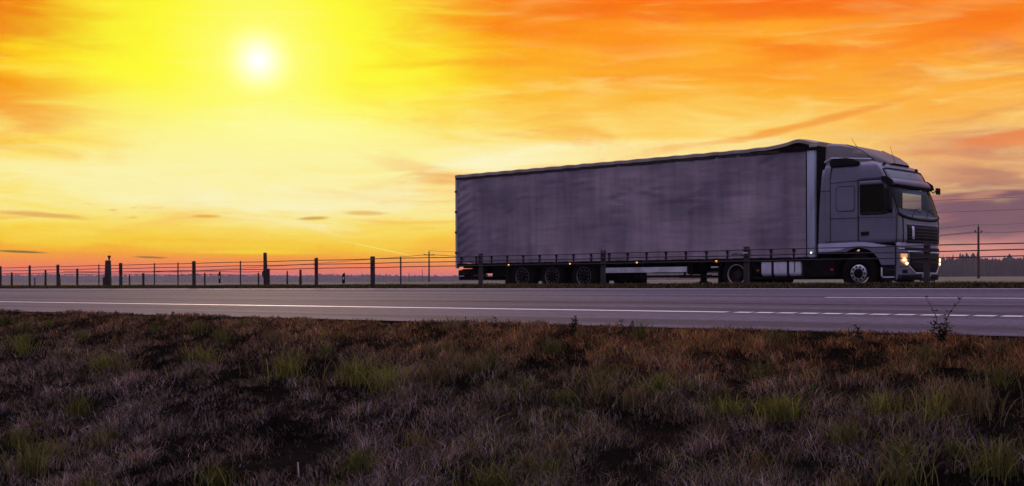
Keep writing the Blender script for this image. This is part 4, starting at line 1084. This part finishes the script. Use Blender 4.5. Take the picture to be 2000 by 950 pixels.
# single cloud banks: bearing and height in degrees, half sizes, tilt
wz = mth('MULTIPLY', mth('SUBTRACT', nB, .5), 1.0); wy = mth('MULTIPLY', mth('SUBTRACT', nD, .5), 1.0)
def bank(px_, py_, rx, ry, tilt, colour, amt, soft=.65, warp=1.0):
    global sky
    a0 = math.degrees(math.atan((px_-1000)/F)); e0 = math.degrees(math.atan((550-py_)/F*math.cos(math.radians(a0))))
    rx *= .0235; ry *= .0235
    da = mth('SUBTRACT', az, a0); de = mth('SUBTRACT', el, e0)
    ct, st_ = math.cos(R(tilt)), math.sin(R(tilt))
    u_ = mth('ADD', mth('MULTIPLY', da, ct/rx), mth('MULTIPLY', de, st_/rx)); v_ = mth('ADD', mth('MULTIPLY', da, -st_/ry), mth('MULTIPLY', de, ct/ry))
    u_ = mth('ADD', u_, mth('MULTIPLY', wz, 3.2*warp)); v_ = mth('ADD', v_, mth('MULTIPLY', wy, 3.2*warp))
    r_ = mth('SQRT', mth('ADD', mth('MULTIPLY', u_, u_), mth('MULTIPLY', v_, v_)))
    sky = mixc(mth('MULTIPLY', mth('SUBTRACT', 1, sstep(r_, 1-soft, 1+soft*.5)), amt), sky, srgb(*colour))
bank(40, 195, 230, 50, 0, (248,140,2), .8); bank(60, 40, 260, 60, 0, (238,122,4), .85); bank(260, 150, 150, 22, -4, (255,190,10), .5)
bank(790, 322, 150, 20, -14, (246,176,70), .85); bank(850, 350, 90, 14, 0, (240,165,80), .6); bank(690, 300, 120, 9, -12, (250,190,80), .5)
bank(1540, 250, 190, 9, 12, (246,150,50), .7); bank(1350, 285, 130, 8, 8, (250,160,60), .5); bank(1940, 272, 110, 16, 6, (236,130,72), .75); bank(1870, 300, 120, 10, -4, (214,140,100), .6)
bank(1450, 18, 300, 24, -2, (250,106,10), .7); bank(1780, 70, 300, 30, 4, (252,118,18), .5); bank(1100, 60, 240, 30, -5, (255,140,20), .5)
bank(1970, 412, 230, 46, 3, (120,86,100), .95, .5, .6); bank(1960, 345, 120, 14, -8, (176,122,104), .6); bank(1900, 385, 60, 8, 10, (206,146,112), .6)
ds = N('ShaderNodeVectorMath'); ds.operation = 'DOT_PRODUCT'; L(D, ds.inputs[0]); ds.inputs[1].default_value = sun_dir
ang = mth('MULTIPLY', mth('ARCCOSINE', mth('MINIMUM', ds.outputs['Value'], .9999999)), 180/math.pi)
angw = mth('ADD', ang, mth('MULTIPLY', mth('SUBTRACT', nB, .5), 7))
g1 = mth('SUBTRACT', 1, sstep(angw, 4.0, 12.0)); sky = mixc(mth('MULTIPLY', mth('MULTIPLY', g1, sstep(el, 1.2, 5)), .93), sky, mixc(sstep(el, 5.0, 9.5), srgb(255,248,172), srgb(255,255,52)))
g2 = mth('SUBTRACT', 1, sstep(mth('ADD', ang, mth('MULTIPLY', mth('SUBTRACT', nD, .5), 2.5)), -1.0, 5.0)); sky = mixc(mth('MULTIPLY', g2, .95), sky, srgb(255,255,140))
g3 = mth('POWER', mth('SUBTRACT', 1, sstep(ang, -.4, 2.6)), 2.6); sky = mixc(g3, sky, (1.35,1.3,1.2,1))
bank(600, 400, 300, 36, 0, (255,250,205), .75, 1.0); bank(930, 312, 130, 22, 4, (255,250,205), .85, 1.0); bank(560, 250, 150, 45, 0, (255,255,170), .6, 1.0); bank(180, 350, 200, 30, 0, (255,246,180), .6, 1.0); bank(1180, 300, 170, 14, 3, (255,232,160), .6, 1.0)
bank(85, 420, 80, 5, -4, (226,172,80), .75, .6, .5); bank(400, 423, 30, 3.5, 0, (236,170,50), .8, .6, .3); bank(612, 427, 30, 4, 2, (214,160,70), .85, .6, .3); bank(715, 417, 45, 5, 0, (232,176,80), .7, .6, .5)
bank(40, 492, 46, 2.4, -2, (96,92,22), .85, .5, .1); bank(293, 503, 32, 2.0, -2, (110,100,24), .8, .5, .1)
bank(740, 486, 105, 1.3, -12, (255,240,120), .7, .7, .05); bank(500, 493, 120, 5, 0, (255,226,10), .7, .8, .3)

# leaving the lit part of the sky: dusk blue-violet dome overhead and behind
dome = ramp(mth('DIVIDE', el, 90.0), [(0, (.05,.035,.06,1)), (.12, (.065,.055,.11,1)), (.35, (.25,.215,.39,1)), (.7, (1.0,.82,1.18,1)), (1, (1.5,1.25,1.7,1))])
lowside = mth('MULTIPLY', mth('SUBTRACT', 1, sstep(el, 12, 34)), mth('MULTIPLY', sstep(az, 60, 100), mth('SUBTRACT', 1, sstep(az, 140, 175))))
dome = mixc(lowside, dome, (.27,.22,.22,1))
nis = N('ShaderNodeTexSky'); nis.sky_type = 'NISHITA'; nis.sun_disc = False; nis.sun_elevation = math.asin(sun_dir.z); nis.sun_rotation = math.atan2(sun_dir.x, sun_dir.y); nis.air_density = 1.5; nis.dust_density = 2
dome = mixc(.02, dome, nis.outputs[0], 'ADD')
warm = mth('MULTIPLY', mth('SUBTRACT', 1, sstep(el, 14, 30)), mth('SUBTRACT', 1, sstep(mth('ABSOLUTE', az), 27, 50)))
sky = mixc(warm, dome, sky)
# below the horizon (never seen): dark earth colour
sky = mixc(sstep(el, -1.5, 0), (.05,.04,.05,1), sky)
bg = N('ShaderNodeBackground'); L(sky, bg.inputs[0]); bg.inputs[1].default_value = 1.0
wo = N('ShaderNodeOutputWorld'); L(bg.outputs[0], wo.inputs[0])
world.cycles.sampling_method = 'MANUAL'; world.cycles.sample_map_resolution = 1024

sd = bpy.data.lights.new('sun', 'SUN'); sd.energy = 1.1; sd.angle = R(8); sd.color = (1, .66, .36)
so = bpy.data.objects.new('sun', sd); col.objects.link(so); so.rotation_euler = (-sun_dir).to_track_quat('-Z', 'Y').to_euler()

# ------------------------------------------------------------------ camera & render
cd = bpy.data.cameras.new('camera'); cam = bpy.data.objects.new('camera', cd); col.objects.link(cam); scene.camera = cam
cd.sensor_width = 36; cd.lens = F*36/2000; cd.shift_y = 75/2000; cd.clip_start = .1; cd.clip_end = 20000
cam.location = (0, 0, CZ)
cam.rotation_euler = Vector((UX, UY, 0)).to_track_quat('-Z', 'Y').to_euler()
scene.view_settings.view_transform = 'Standard'; scene.view_settings.look = 'None'; scene.view_settings.exposure = 0; scene.view_settings.gamma = 1; scene.view_settings.use_curve_mapping = False
scene.cycles.volume_bounces = 1; scene.cycles.max_bounces = 8; scene.cycles.transparent_max_bounces = 16
scene.cycles.use_denoising = True
